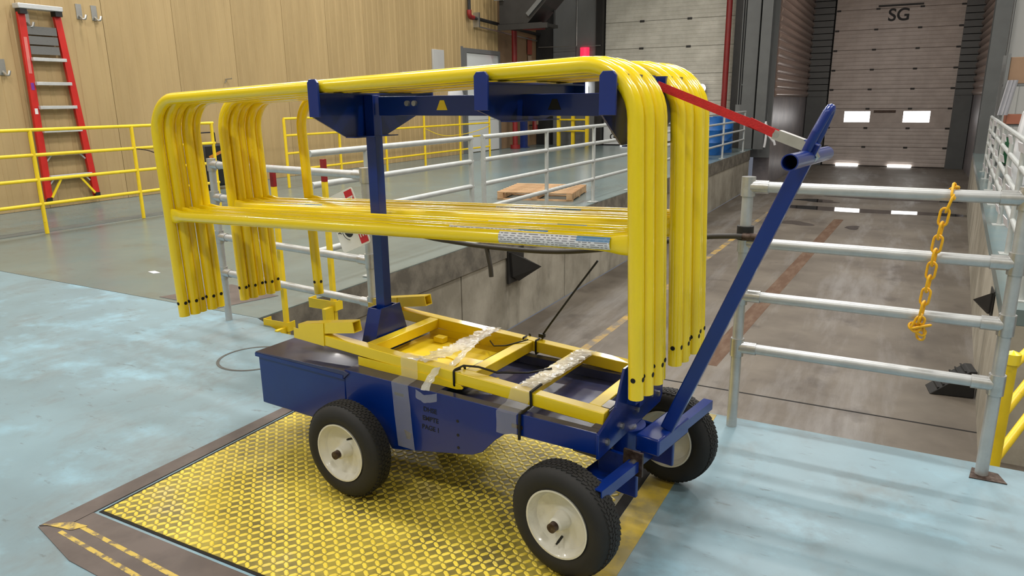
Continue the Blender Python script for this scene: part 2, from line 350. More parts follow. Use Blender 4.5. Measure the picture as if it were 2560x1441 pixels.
# folded edges, so that each panel has its own depth
pv += [(-.05, prof[0][0] - .002, 0), (-.05, prof[0][0] - .002, 7.1), (-.05, prof[-1][0] + .002, 0), (-.05, prof[-1][0] + .002, 7.1)]
e = 2 * nv; pf += [(e, 0, nv, e + 1), (nv - 1, e + 2, e + 3, 2 * nv - 1)]
pm.add(pv, pf); pme = pm.mesh('wall_sheet', 20); pme.materials.append(m_wall)
for k in range(21):
    y = 7.59 - 9 * PW + k * PW
    if y + PW > 20.75 and y < 23: continue
    place('wall_sheet', pme, wt, loc=(WX + .0, y, 0))
MB().box(WX - .05, WX - .015, 20.39, WY, 0, 7.1).build('darker_sheet', m_walld, wt)
MB().box(WX - .05, WX + .005, 18.2, 18.33, 0, 3.0).build('door_jamb', m_greyw, wt)

# back wall around the first dock door
wb = struct(MB().box(-12, -10.75, WY, WY + .3, -.3, 7.2).build('wall_back', m_greyw))
MB().box(-9.1, -4.55, WY, WY + .3, 4.9, 7.2).build('door_header', m_greyw, wb)
MB().box(-10.75, -9.95, WY - .02, WY + .28, -.3, 7.2).build('wall_sheet', m_greyw, wb)
MB().box(-9.93, -9.2, WY - .02, WY + .28, -.3, 7.2).build('wall_sheet', m_greyw, wb)
MB().box(-9.2, -8.98, WY - .12, WY + .28, -.3, 7.2).build('door_post', m_dark, wb)
MB().box(-11.3, -10.78, WY - .25, WY - .001, 0, 7.2).build('corner_post', m_dark, wb)
MB().box(-4.78, -4.42, WY - .1, WY + .3, -.3, 7.2).build('door_post', m_dark, wb)
MB().box(-9.0, -3.6, WY + .34, WY + .4, -.3, 7.2).build('backing', m_greyw, wb)
# section door 1
d1 = struct(thing('door_1', '', '', (0, 0, 0))); del d1['label']; del d1['category']
def door_section(w, h, ribs=7):
    mb = MB(); pv = []; 
    for k in range(ribs):
        a = k * h / ribs; hh = h / ribs
        pv += [(a + .006, 0.0), (a + hh * .12 + .003, -.008), (a + hh * .86, -.008), (a + hh - .003, 0.0)]
    n = len(pv); vs = [(0, d, z) for z, d in pv] + [(w, d, z) for z, d in pv]
    fs = [(i, i + 1, n + i + 1, n + i) for i in range(n - 1)]
    b = len(vs); vs += [(0, .05, .004), (0, .05, h - .004), (w, .05, .004), (w, .05, h - .004)]
    fs += [(0, b, b + 2, n), (n - 1, 2 * n - 1, b + 3, b + 1), (b, b + 1, b + 3, b + 2)]
    mb.add(vs, fs); return mb.mesh('door_section', 25)
DW = 4.16
ds = door_section(DW, .82); ds.materials.append(m_door)
flat = MB().box(0, DW, -.008, .05, .004, .81); fme = flat.mesh('door_section'); fme.materials.append(mat('door_lower_white', rgb(206, 208, 208), .45, var=.05))
for k in range(6):
    place('door_section', fme if k == 0 else ds, d1, loc=(-8.95, WY + .12, -.23 + .02 + k * .82 if k else .03))
hinge = MB().box(-.07, .07, -.025, 0, -.03, .03).mesh('door_hinge'); hinge.materials.append(m_dark)
for k in range(1, 6):
    for xx in (-7.72, -6.2): place('door_hinge', hinge, d1, loc=(xx, WY + .112, -.21 + k * .82))
MB().box(-8.95, -4.79, WY + .1, WY + .16, -.004, .03).build('bottom_seal', m_gap, d1)
MB().box(-8.35, -7.5, WY + .085, WY + .099, .0, .035).build('daylight_gap', m_win, d1)
text('door_lettering', 'J\nG', .30, m_ink, d1, Matrix.Translation((-8.62, WY + .108, .42)) @ Matrix.Rotation(R_(90), 4, 'X'))
# recess to the second dock door
YD = 32.2
rl = struct(MB().box(-4.1, -3.62, WY + .6, YD, PZ, 7.2).build('wall_recess_left', m_rough_panel))
def corr(y0, y1, z0, z1, xo, sgn, mm_, parent):
    n = int((z1 - z0) / .24)
    for k in range(n):
        z = z0 + k * .24
        MB().prism([(0, z), (sgn * .012, z + .01), (sgn * .07, z + .075), (sgn * .08, z + .12), (sgn * .07, z + .15), (sgn * .01, z + .225), (0, z + .236)], y0, y1, 'y').build('cladding_rib', mm_, parent, loc=(xo, 0, 0))
corr(WY + .6, YD - .05, 1.5, 7.2, -3.62, 1, m_corr, rl)
rr_ = struct(MB().box(2.12, 2.6, WY + .2, YD, PZ, 7.2).build('wall_recess_right', m_rough_panel))
corr(WY + .2, YD - .05, 1.5, 7.2, 2.12, -1, m_corr, rr_)
wd = struct(MB().box(-4.1, 2.6, YD + .35, YD + .6, PZ - .1, 7.2).build('wall_dock_back', m_dark))
for (a, b) in ((-3.6, -2.86), (1.52, 2.1)):
    MB().box(a, b, YD - .05, YD + .34, PZ, 1.5).build('door_jamb', m_col, wd)
    for k in range(19):
        z = 1.51 + k * .24
        MB().prism([(0, z), (-.02, z + .04), (-.02, z + .19), (0, z + .232)], a, b, 'x', None).build('jamb_rib', m_col, wd, loc=(0, YD - .03, 0)) if False else MB().box(a, b, YD - .045, YD + .3, z, z + .215).build('jamb_rib', m_col, wd)
d2 = struct(thing('door_2', '', '')); del d2['label']; del d2['category']
DW2 = 4.34; ds2 = door_section(DW2, .737, 5); ds2.materials.append(m_doorf)
for k in range(10):
    z = PZ + .02 + k * .737
    if k == 2:   # the section with two daylit panes: rails and stiles round the openings
        x0 = -2.81
        for a, b, zz0, zz1 in ((0, DW2, .004, .22), (0, DW2, .64, .733), (0, .65, .222, .638), (1.57, 2.73, .222, .638), (3.63, DW2, .222, .638)):
            MB().box(x0 + a, x0 + b, YD + .105, YD + .16, z + zz0, z + zz1).build('door_rail', m_doorf, d2)
        for a, b in ((.65, 1.57), (2.73, 3.63)):
            MB().box(x0 + a, x0 + b, YD + .13, YD + .14, z + .222, z + .638).build('door_pane', m_win, d2)
    else: place('door_section', ds2, d2, loc=(-2.81, YD + .12, z))
for k in range(1, 9):
    for xx in (-2.72, -1.35, .12, 1.44): place('door_hinge', hinge, d2, loc=(xx, YD + .112, PZ + .02 + k * .737))
MB().box(-2.81, 1.53, YD + .1, YD + .17, PZ, PZ + .02).build('bottom_seal', m_gap, d2)
for a in (-2.30, -.42): MB().box(a, a + .82, YD + .06, YD + .09, PZ + .001, PZ + .085).build('daylight_gap', m_win, d2)
MB().box(-1.12, -.35, YD + .08, YD + .1, .88, .97).build('pull_plate', m_axle, d2)
MB().box(-1.35, .15, YD + .07, YD + .1, 4.78, 4.84).build('lock_bar', m_dark, d2)
text('door_lettering', 'SG', .62, m_ink, d2, Matrix.Translation((-.63, YD + .108, 4.45)) @ Matrix.Rotation(R_(90), 4, 'X'))
# right end of the hall
wrb = struct(MB().box(2.12, 8, WY - .1, WY + .15, 0, 7.2).build('wall_back_right', m_whitew))
for k in range(8): MB().box(2.16 + k * .7, 2.5 + k * .7, WY - .14, WY - .1, 0, 7.2).build('wall_rib', m_whitew, wrb)
struct(MB().box(8, 8.2, -4, WY + .3, PZ, 7.2).build('wall_right', m_room))
struct(MB().box(-11.6, 8.2, -4.2, -4, PZ, 7.2).build('wall_front', m_room))
ce = struct(MB().box(-11.6, 8.2, -4.2, YD + .6, 7.2, 7.4).build('ceiling', m_ceil))
for k in range(7): MB().box(-11.6, 8.2, -2 + k * 4.4, -1.8 + k * 4.4, 7.0, 7.19).build('ceiling_joist', m_ceil, ce)
# columns between door 1 and the recess
def column(name, x0, x1, y0, y1, z0, label):
    t = thing(name, label, 'column', ((x0 + x1) / 2, (y0 + y1) / 2, z0)); w2 = (x1 - x0) / 2; d2_ = (y1 - y0) / 2; h = 7.2 - z0
    MB().box(-w2, w2, -d2_, -d2_ + .03, 0, h).build('flange', m_col, t); MB().box(-w2, w2, d2_ - .03, d2_, 0, h).build('flange', m_col, t)
    MB().box(-.02, .02, -d2_ + .03, d2_ - .03, 0, h).build('web', m_col, t)
    return t
column('steel_column', -4.40, -4.02, WY - .35, WY + .05, 0, 'grey steel column beside the white door, nearer the red pipe')
column('steel_column', -3.95, -3.66, WY - .5, WY - .05, 0, 'grey steel column at the pit corner before the recess')
column('steel_column', 1.72, 2.08, WY - .4, WY + .02, 0, 'grey steel column at the right corner of the dock recess')

# ------------------------------------------------------------------ the dock lift plate in the near floor
PX0, PX1, PY0, PY1 = -2.545, -.80, 1.405, 3.30
lp = thing('lift_plate', 'yellow painted tread plate of the floor lift under the blue cart', 'plate', (PX0, PY0, 0))
PLW, PLH = PX1 - PX0, PY1 - PY0
MB().box(.012, PLW - .012, .012, PLH, -.02, .0035).build('plate', m_plate, lp)
lug = []
hx, hy = .0175, .0070
lugm = MB(); pit = .0295
nx, ny = int(PLW / pit), int(PLH / pit)
for i in range(nx):
    for j in range(ny):
        cx, cy = .025 + i * pit, .025 + j * pit
        if cx > PLW - .028 or cy > PLH - .02: continue
        a = R_(-38 if (i + j) % 2 else 52); ca, sa = math.cos(a), math.sin(a)
        def P(x, y, z): return (cx + x * ca - y * sa, cy + x * sa + y * ca, z)
        b = [(-hx, 0), (-hx * .6, -hy), (hx * .6, -hy), (hx, 0), (hx * .6, hy), (-hx * .6, hy)]
        lugm.add([P(x, y, .0034) for x, y in b] + [P(x * .72, y * .6, .0062) for x, y in b], [(6, 7, 8, 9, 10, 11)] + [(q, (q + 1) % 6, 6 + (q + 1) % 6, 6 + q) for q in range(6)])
o = lugm.build('tread_lugs', m_lug, lp); o['kind'] = 'stuff'
MB().box(0, .011, 0, PLH, -.02, .002).build('edge_gap', m_gap, lp); MB().box(.011, PLW - .012, 0, .011, -.02, .002).build('edge_gap', m_gap, lp)
MB().box(PLW - .011, PLW + .028, -.3, PLH, -.02, .0022).build('edge_gap', m_gap, lp)
MB().lathe([(0, .0), (0.007, .0), (0.007, .055), (0, .055)], 24).build('bolt_cover', m_axle, lp, loc=(1.24, .005, 0), rot=(R_(90), 0, 0))
fr_ = lp
MB().prism([(-.105, -.16), (-.013, -.11), (-.013, 2.1), (-.062, 2.1)], -.02, .0045, 'z').build('side_angle', m_angle, fr_)
MB().prism([(-.105, -.165), (.2, -.235), (1.9, -.30), (1.9, -.013), (-.012, -.013), (-.012, -.11)], -.02, .003, 'z').build('front_angle', m_angle, fr_)
for k, (a, b) in enumerate((((.02, -.10), (1.6, -.20)), ((.0, -.155), (1.5, -.27)))):
    MB().prism([(a[0], a[1]), (b[0], b[1]), (b[0], b[1] + .022), (a[0], a[1] + .016)], .003, .0036, 'z').build('paint_smear', m_scuff, fr_)
MB().prism([(-.10, -.15), (.03, -.125), (.06, -.08), (-.02, -.09)], .0046, .0052, 'z').build('paint_smear', m_scuff, fr_)
# worn yellow line right of the plate
MB().prism([(PX1 + .03, .6), (PX1 + .125, .6), (PX1 + .145, YE - .01), (PX1 + .03, YE - .01)], 0, .0015, 'z').build('floor_line', m_strip, fl)

# ------------------------------------------------------------------ blue cart
CO = Vector((-1.75, 1.91, .006)); CY = R_(-4.27)
CM = Matrix.Translation(CO) @ Matrix.Rotation(CY, 4, 'Z')
cart = thing('barricade_cart', 'blue four wheeled steel cart with a rack of yellow pipe guards', 'cart', CO, (0, 0, CY))
B = .004
V0, V1 = .13, .67
# side panels, cut out over the wheels
side = [(-.113, .469), (-.113, .27), (.05, .27), (.118, .185), (.50, .262), (.545, .285), (.60, .345), (.640, .378), (.67, .388), (.70, .389), (.99, .393), (.99, .469)]
MB().prism(side, V0, V0 + .006, 'y').build('side_panel', m_blue, cart, .0015)
MB().prism(side, V1 - .006, V1, 'y').build('side_panel', m_blue, cart, .0015)
MB().box(-.113, .34, V0 + .006, V1 - .006, .452, .468).build('deck', m_blued, cart)
MB().box(.34, .985, V0 + .006, V1 - .006, .420, .432).build('deck_pan', m_blued, cart)
MB().box(.341, .985, V0 + .006, V0 + .036, .433, .468).build('deck_lip', m_blued, cart); MB().box(.341, .985, V1 - .036, V1 - .006, .433, .468).build('deck_lip', m_blued, cart)
MB().box(.952, .985, V0 + .037, V1 - .037, .433, .468).build('deck_lip', m_blued, cart)
MB().box(-.10, .95, .36, .44, .30, .419).build('chassis_beam', m_blue, cart)
# tool box at the rear with its lid
MB().box(-.632, -.116, V0, V1 - .01, .214, .432).build('tool_box', m_blue, cart, B)
lid = MB().prism([(-.640, .430), (-.640, .452), (-.11, .466), (-.085, .458), (-.115, .430)], V0 - .008, V1, 'y').build('box_lid', m_blued, cart, .002)
MB().box(-.641, -.115, V0 - .010, V0 - .008, .431, .447).build('lid_edge', m_blue, lid)
# slots, holes, clips
MB().prism([(.145, .43), (.19, .43), (.19, .418), (.145, .418)], V0 - .0006, V0, 'y').build('slot', m_ink, cart)
for u, z in ((.44, .38), (.44, .325), (.44, .275), (.20, .27)):
    MB().cyl((u, V0 - .001, z), (u, V0, z), .006, 10).build('bolt_hole', m_ink, cart)
MB().prism([(.185, .285), (.22, .275), (.212, .25), (.195, .25)], V0 - .002, V0, 'y').build('clip', m_axle, cart)
MB().box(.672, .715, V0 - .003, V0 - .0008, .415, .428).build('clip', m_axle, cart)
rt = Matrix.Rotation(R_(90), 4, 'X')
for k, s in enumerate(('DHSE', 'EMPTE', 'PAGE 1')):
    text('stencil_text', s, .026, m_inkgrey, cart, Matrix.Translation((.315, V0 - .0007, .392 - k * .036)) @ rt)

# masts, beam, arms
VM = .405
for u, zb in ((-.138, .66), (1.005, .62)):
    MB().box(u - .024, u + .024, VM - .022, VM + .022, zb - .15, 1.515 if u > 0 else 1.52).build('mast', m_blue, cart, .002)
def cap_poly(bl, br, tl, tr, z0, z1): return [(bl, z0), (br, z0), (tr, z1), (tl, z1)]
g = MB().prism(cap_poly(.282, .528, .350, .466, .469, .665), -.109, -.103, 'x').build('mast_base', m_blue, cart)
MB().prism(cap_poly(.282, .528, .350, .466, .469, .66), -.176, -.170, 'x').build('gusset_plate', m_blue, g)
MB().prism([(.282, .47), (.288, .47), (.356, .66), (.350, .66)], -.1695, -.1095, 'x').build('gusset_plate', m_blue, g)
MB().prism([(.528, .47), (.522, .47), (.460, .66), (.466, .66)], -.1695, -.1095, 'x').build('gusset_plate', m_blue, g)
# front plate with bolts and its mast gusset
fpl = MB().prism([(.118, .385), (.655, .385), (.675, .41), (.675, .46), (.56, .515), (.50, .63), (.31, .63), (.25, .515), (.118, .472)], .993, 1.003, 'x').build('front_plate', m_blue, cart, .002)
MB().prism([(.33, .50), (.335, .62), (.478, .62), (.485, .50)], 1.030, 1.036, 'x').build('gusset_plate', m_blue, fpl)
for v in (.328, .481): MB().box(1.0035, 1.030, v, v + .006, .50, .625).build('gusset_plate', m_blue, fpl)
for v, z in ((.175, .425), (.29, .435), (.42, .445), (.55, .455), (.62, .432)):
    MB().cyl((1.003, v, z), (1.012, v, z), .011, 6).build('bolt', m_steel, fpl)
MB().box(-.09, .98, VM - .018, VM + .018, 1.442, 1.514).build('top_beam', m_blue, cart, .002)
for u in (.06, .095): MB().cyl((u, VM - .03, 1.487), (u, VM - .018, 1.487), .010, 12).build('bolt', m_steel, cart)
MB().prism([(.195, 1.462), (.245, 1.462), (.230, 1.497), (.212, 1.497)], VM - .0195, VM - .0182, 'y').build('slot', m_yelf, cart)
MB().prism([(.665, 1.462), (.715, 1.462), (.700, 1.497), (.682, 1.497)], VM - .0195, VM - .0182, 'y').build('slot', m_gap, cart)
def arm(u, top, deep, vn, vf, tabz, half):
    a = MB().prism([(vn, top), (vn, top - .085), (VM - half, deep), (VM + half * .85, deep), (vf, top - .07), (vf, top)], u - .003, u + .003, 'x').build('cross_arm', m_blue, cart)
    MB().box(u + .0035, u + .045, vn, vf, top - .005, top).build('arm_flange', m_blue, a)
    MB().box(u + .0035, u + .06, VM - half, VM + half * .85, deep - .004, deep).build('arm_flange', m_blue, a)
    for v in (vn - .010, vf): MB().prism([(u - .005, top - .085), (u + .046, top - .085), (u + .046, tabz - .012), (u + .036, tabz), (u + .005, tabz), (u - .005, tabz - .012)], v, v + .010, 'y').build('tab', m_blue, a, .0015)
    return a
arm(-.168, 1.527, 1.365, .118, .762, 1.575, .13)
arm(.565, 1.5495, 1.43, .118, .762, 1.580, .16)
arm(.990, 1.536, 1.36, .118, .762, 1.570, .15)
MB().box(.975, 1.045, .14, .375, 1.5365, 1.562).build('rest_block', m_blue, cart)
MB().box(.975, 1.045, .46, .70, 1.5365, 1.562).build('rest_block', m_blue, cart)

# wheels: tyre > rim, axle nut, valve, tread
TW, TR, RR = .112, .200, .118
WS = .965; WZ = TR * WS
tyre_prof = [(.010, RR), (.004, RR + .010), (.000, .145), (.003, .168), (.012, .184), (.026, .193), (.056, .196), (.086, .193), (.100, .184), (.109, .168), (.112, .145), (.108, RR + .010), (.102, RR), (.056, RR - .004)]
tme = MB().lathe(tyre_prof, 56).mesh('tyre', 50); tme.materials.append(m_rubber)
tr = MB(); NT = 60
for row, (y, rr) in enumerate(((.030, .1934), (.043, .195), (.056, .196), (.069, .195), (.082, .1934))):
    for k in range(NT):
        a0 = 2 * math.pi * (k + .5 * (row % 2)) / NT; da = 2 * math.pi / NT * .86; sk = .0028 if row % 2 else -.0028
        vs = []
        for rad in (rr - .003, rr + .0024):
            for aa, yy in ((a0, y - .0056 - sk), (a0 + da, y - .0056 + sk), (a0 + da, y + .0056 + sk), (a0, y + .0056 - sk)):
                vs.append((rad * math.cos(aa), yy, rad * math.sin(aa)))
        tr.add(vs, [(4, 5, 6, 7), (0, 1, 5, 4), (1, 2, 6, 5), (2, 3, 7, 6), (3, 0, 4, 7)])
trm = tr.mesh('tread', 20); trm.materials.append(m_rubber)
rim_prof = [(.002, .121), (.002, .115), (.010, .112), (.016, .106), (.034, .100), (.046, .078), (.050, .05), (.046, .033), (.014, .026), (.000, .024), (-.004, .017), (.058, .017), (.102, .017), (.100, .024), (.066, .033), (.062, .05), (.066, .078), (.078, .100), (.096, .106), (.102, .112), (.110, .115), (.110, .121), (.100, .117), (.056, .112), (.012, .117)]
rme = MB().lathe(rim_prof, 48).mesh('rim', 40); rme.materials.append(m_rim)
axm = MB().cyl((0, -.024, 0), (0, .03, 0), .0165, 18); axme = axm.mesh('axle_nut'); axme.materials.append(m_axle)
vlm = MB().cyl((.052, .044, -.038), (.060, .018, -.044), .0045, 10).cyl((.060, .018, -.044), (.062, .010, -.046), .0035, 10).mesh('valve_stem'); vlm.materials.append(m_black)
def wheel(u, v, flip, rot, steer=0):
    o = place('wheel', tme, cart); 
    o.matrix_local = Matrix.Translation((u, v, WZ)) @ Matrix.Scale(WS, 4) @ Matrix.Rotation(steer, 4, 'Z') @ (Matrix.Rotation(math.pi, 4, 'Z') if flip else Matrix.Identity(4)) @ Matrix.Rotation(rot, 4, 'Y') @ Matrix.Translation((0, -TW / 2, 0))
    place('tread', trm, o); r = place('rim', rme, o); r['label'] = 'cream enamelled dished rim'; place('axle_nut', axme, o); place('valve_stem', vlm, o)
    return o
ST = R_(-6)
wheel(-.022, .038, False, R_(-95), 0)
wheel(-.022, .775, True, R_(30), 0)
kc = Vector((.962, VM + .01, 0)); ax = Matrix.Rotation(ST, 4, 'Z')
for s, fl_ in ((-1, False), (1, True)):
    p = kc + ax @ Vector((0, s * .372, 0)); wheel(p.x, p.y, fl_, R_(55 if s < 0 else 80), ST)
MB().cyl((-.022, .10, WZ), (-.022, .74, WZ), .0145, 16).build('axle', m_axle, cart)
MB().box(-.06, .02, .16, .21, .19, .30).box(-.06, .02, .60, .65, .19, .30).build('axle_bracket', m_blue, cart)
# front steering: axle, bolster, lugs, foot bar, socket, handle, all turned with the axle
SM = Matrix.Translation(kc) @ ax
def smp(mb): mb.v = [tuple(SM @ Vector(p)) for p in mb.v]; return mb
smp(MB().cyl((0, -.32, WZ), (0, .32, WZ), .0145, 16)).build('front_axle', m_axle, cart)
smp(MB().box(-.055, .055, -.20, .20, .215, .262)).build('bolster', m_blue, cart, B)
smp(MB().box(-.16, .04, -.09, .09, .263, .30)).build('fork_channel', m_blued, cart, B)
smp(MB().cyl((0, 0, .30), (0, 0, .385), .075, 28)).build('turntable', m_blue, cart)
smp(MB().cyl((.02, -.02, .3852), (.02, -.02, .389), .035, 24)).build('turntable_ring', m_steel, cart)
for s in (-1, 1): smp(MB().box(-.02, .13, s * .135 - .008, s * .135 + .008, .20, .345)).build('tongue_lug', m_blue, cart, B)
smp(MB().box(.085, .155, -.155, -.145, .29, .375)).build('hinge_lug', m_axle, cart); smp(MB().cyl((.125, -.175, .335), (.125, -.144, .335), .014, 12)).build('pivot_bolt', m_steel, cart)
def sq_tube(mb, p0, p1, s, wall=.004):
    p0, p1 = Vector(p0), Vector(p1); h = s / 2
    for a, b, c, d in ((-h, h, -h, -h + wall), (-h, h, h - wall, h), (-h, -h + wall, -h + wall, h - wall), (h - wall, h, -h + wall, h - wall)):
        mb.box(p0.x + a, p0.x + b, p0.y, p1.y, p0.z + c, p0.z + d)
    return mb
smp(sq_tube(MB(), (.125, -.385, .325), (.125, -.135, .325), .036)).build('foot_bar', m_blue, cart)
smp(sq_tube(MB(), (.15, .13, .365), (.15, .375, .365), .036)).build('foot_bar', m_blue, cart)
smp(MB().box(.098, .185, -.10, .13, .350, .410)).build('handle_socket', m_blue, cart, .006)
hb0, hb1 = Vector((1.125, .398, .41)), Vector((1.512, .368, 1.375))
MB().beam(hb0, hb1, .044, .028, (0, 1, 0)).build('handle_bar', m_blue, cart, .004)
MB().pipe((1.498, .15, 1.335), (1.502, .655, 1.325), .0215, .003, 24).build('grip_tube', m_blue, cart)
hd = (hb1 - hb0).normalized(); hx_ = Vector((.1, 1, 0)).normalized()
loop = [hb1 + hd * a + hx_ * b for a, b in ((-.05, -.026), (.03, -.026), (.085, -.014), (.10, 0), (.085, .014), (.03, .026), (-.05, .026))]
MB().tube(fillet(loop, .008, 4), .0125, 12).build('hitch_loop', m_blue, cart)

# ------------------------------------------------------------------ yellow pipe guards on the rack
TUB = .0237
DR = R_(-2.1)
def guard_parts(L):
    h = L / 2
    pts = fillet([(-h, 0, -.987), (-h, 0, 0), (h, 0, 0), (h, 0, -.987)], .155, 9)
    fm = MB().tube(pts, TUB, 16).mesh('guard_frame', 40)
    mb = MB(); rows = []; NS = 16
    xs = [(-h + TUB * .9, .009, .033), (-h + .05, .010, .032), (-h + .085, .017, .027), (-h + .115, TUB, TUB)]
    secs = xs + [(-x, a, b) for x, a, b in reversed(xs)]
    vs = []
    for x, ry, rz in secs:
        for j in range(NS): a = 2 * math.pi * j / NS; vs.append((x, ry * math.cos(a), -.512 + rz * math.sin(a)))
    fs = []
    for i in range(len(secs) - 1):
        for j in range(NS): fs.append((i * NS + j, i * NS + (j + 1) % NS, (i + 1) * NS + (j + 1) % NS, (i + 1) * NS + j))
    mb.add(vs, fs); rm = mb.mesh('mid_rail', 40)
    hm = MB().cyl((0, 0, -.002), (0, 0, .0006), .008, 10).mesh('pin_hole')
    for m_, mm_ in ((fm, m_yel), (rm, m_yel), (hm, m_gap)): m_.materials.append(mm_)
    return fm, rm, hm
GP = {2.275: guard_parts(2.275), 2.0: guard_parts(2.0)}
stm = MB(); NSx = 9
vs = []
for x in (-.195, .195):
    for j in range(NSx): a = R_(-165 + 95 * j / (NSx - 1)); vs.append((x, (TUB + .0007) * math.sin(a + R_(60)) * -1 if False else (TUB + .0007) * math.cos(R_(180 - (-42 + 100 * j / (NSx - 1)))), (TUB + .0007) * math.sin(R_(180 - (-42 + 100 * j / (NSx - 1))))))
stm.add(vs, [(j, j + 1, NSx + j + 1, NSx + j) for j in range(NSx - 1)]); stme = stm.mesh('label_sticker'); stme.materials.append(m_label)
def guard(L, u, v, dz, label, group, sticker=None, lean=0.0):
    t = thing('pipe_guard', label, 'guard rail', group=group)
    t.matrix_world = CM @ Matrix.Translation((u, v, 1.554 + dz)) @ Matrix.Rotation(DR, 4, 'Y') @ Matrix.Rotation(lean, 4, 'X')
    fm, rm, hm = GP[L]
    place('guard_frame', fm, t); place('mid_rail', rm, t); 
    for sx in (-1, 1):
        for an in (0, 90, 180):
            place('pin_hole', hm, t).matrix_local = Matrix.Translation((sx * L / 2, 0, -.922)) @ Matrix.Rotation(R_(an - 90 if sx > 0 else an - 90), 4, 'Z') @ Matrix.Translation((TUB, 0, 0)) @ Matrix.Rotation(R_(90), 4, 'Y')
    if sticker is not None:
        for sx in sticker: place('label_sticker', stme, t, loc=(sx, 0, -.512))
    return t
ordn = ('first', 'second', 'third', 'fourth', 'fifth')
for k in range(5):
    guard(2.275, -.0625 + (0, .012, -.01, .006, -.004)[k], .149 + .0478 * k, (0, .002, -.002, .001, 0)[k], f'yellow bent pipe guard, {ordn[k]} from the camera in the near bundle on the rack', 'yellow pipe guards in the near bundle', ([.87], [.62], [.80], None, [.7])[k], (-.002, -.001, 0, .001, .002)[k])
for k in range(5):
    guard(2.275, -.0625 + (.0, .008, -.006, .01, 0)[k], .492 + .0478 * k, (0, .001, 0, -.002, .001)[k], f'yellow bent pipe guard, {ordn[k]} from the blue masts in the far bundle on the rack', 'yellow pipe guards in the far bundle', (None, [-.75], None, [.6], [.5])[k], (-.006, -.004, .004, .006, .006)[k])
guard(2.0, .075, .733, .006, 'shorter yellow pipe guard hung outermost on the far side of the rack', None, [-.5])

# ------------------------------------------------------------------ yellow frame lying on the deck
FZ, FT = .522, R_(2.4)
fr = thing('yellow_support_frame', 'yellow square tube frame with two hooked ends lying on the cart deck', 'frame')
fr.matrix_world = CM @ Matrix.Translation((-.46, .20, FZ)) @ Matrix.Rotation(FT, 4, 'Y')
S = .046
for v in (0.0, .455):
    r = MB().box(.02, 1.44, v, v + S, 0, S).build('side_rail', m_yel2, fr, .003)
    h = MB().prism([(-.01, .0), (.17, .0), (.17, .100), (.02, .068), (.02, .045), (-.01, .045)], v - .004, v - .0005, 'y').build('hook_plate', m_yel2, fr)
    MB().prism([(.02, .047), (.17, .047), (.17, .100), (.02, .068)], v, v + S, 'y').build('hook_block', m_yel2, h)
    a0, a1 = Vector((.10, v + S / 2, .0625)), Vector((.335, v + S / 2, .114)); 
    hm_ = MB(); d = (a1 - a0).normalized(); up = Vector((0, 0, 1)); up = (up - d * up.dot(d)).normalized(); y_ = Vector((0, 1, 0))
    q = S / 2; wl_ = .004
    for (ya, yb, za, zb) in ((-q, q, -q, -q + wl_), (-q, q, q - wl_, q), (-q, -q + wl_, -q + wl_, q - wl_), (q - wl_, q, -q + wl_, q - wl_)):
        vs = [p + y_ * y + up * z for p in (a0, a1) for y, z in ((ya, za), (yb, za), (yb, zb), (ya, zb))]
        hm_.add(vs, [(3, 2, 1, 0), (4, 5, 6, 7), (0, 1, 5, 4), (1, 2, 6, 5), (2, 3, 7, 6), (3, 0, 4, 7)])
    hm_.build('hook_arm', m_yel2, fr)
for x in (.388, .88, 1.115, 1.385):
    MB().box(x - S / 2, x + S / 2, S, .455, .001, S - .001).build('cross_bar', m_yel2, fr, .003)
MB().box(1.4095, 1.4103, .06, .16, .006, .040).build('paper_label', m_white, fr)
MB().box(1.4085, 1.4400, .047, .11, .0465, .0468).build('paper_label', m_white, fr)
# yellow pan under it
pan = thing('yellow_swivel_pan', 'yellow flanged steel pan with a rounded end under the square tube frame', 'pan')
pan.matrix_world = CM @ Matrix.Translation((-.10, .196, .4692)) @ Matrix.Rotation(R_(.7), 4, 'Y')
MB().box(0, .40, .0, .46, 0, .004).build('pan_plate', m_yel2, pan)
for v in (0, .46):
    MB().prism([(0, .0045), (.40, .0045), (.490, .0045), (.515, .010), (.520, .016), (.505, .024), (.40, .034), (0, .036)], v - .003 if v else 0, v if v else .003, 'y').build('pan_flange', m_yel2, pan)
MB().lathe([(0, .055), (.004, .055), (.004, .075), (0, .075)], 30).build('pan_ring', m_yel2, pan, loc=(.27, .19, .0045), rot=(R_(90), 0, 0))
MB().lathe([(0, .02), (.006, .02), (.006, .035), (0, .035)], 24).build('pan_ring', m_yel2, pan, loc=(.30, .12, .0045), rot=(R_(90), 0, 0))
MB().box(.03, .11, .02, .05, .005, .035).build('pan_block', m_yel2, pan, .003); MB().box(.09, .14, .37, .41, .005, .03).build('pan_block', m_yel2, pan, .003)
MB().prism([(.40, .01), (.52, .05), (.55, .12), (.56, .18), (.40, .10)], 0, .004, 'z').build('pan_tongue', m_yel2, pan)

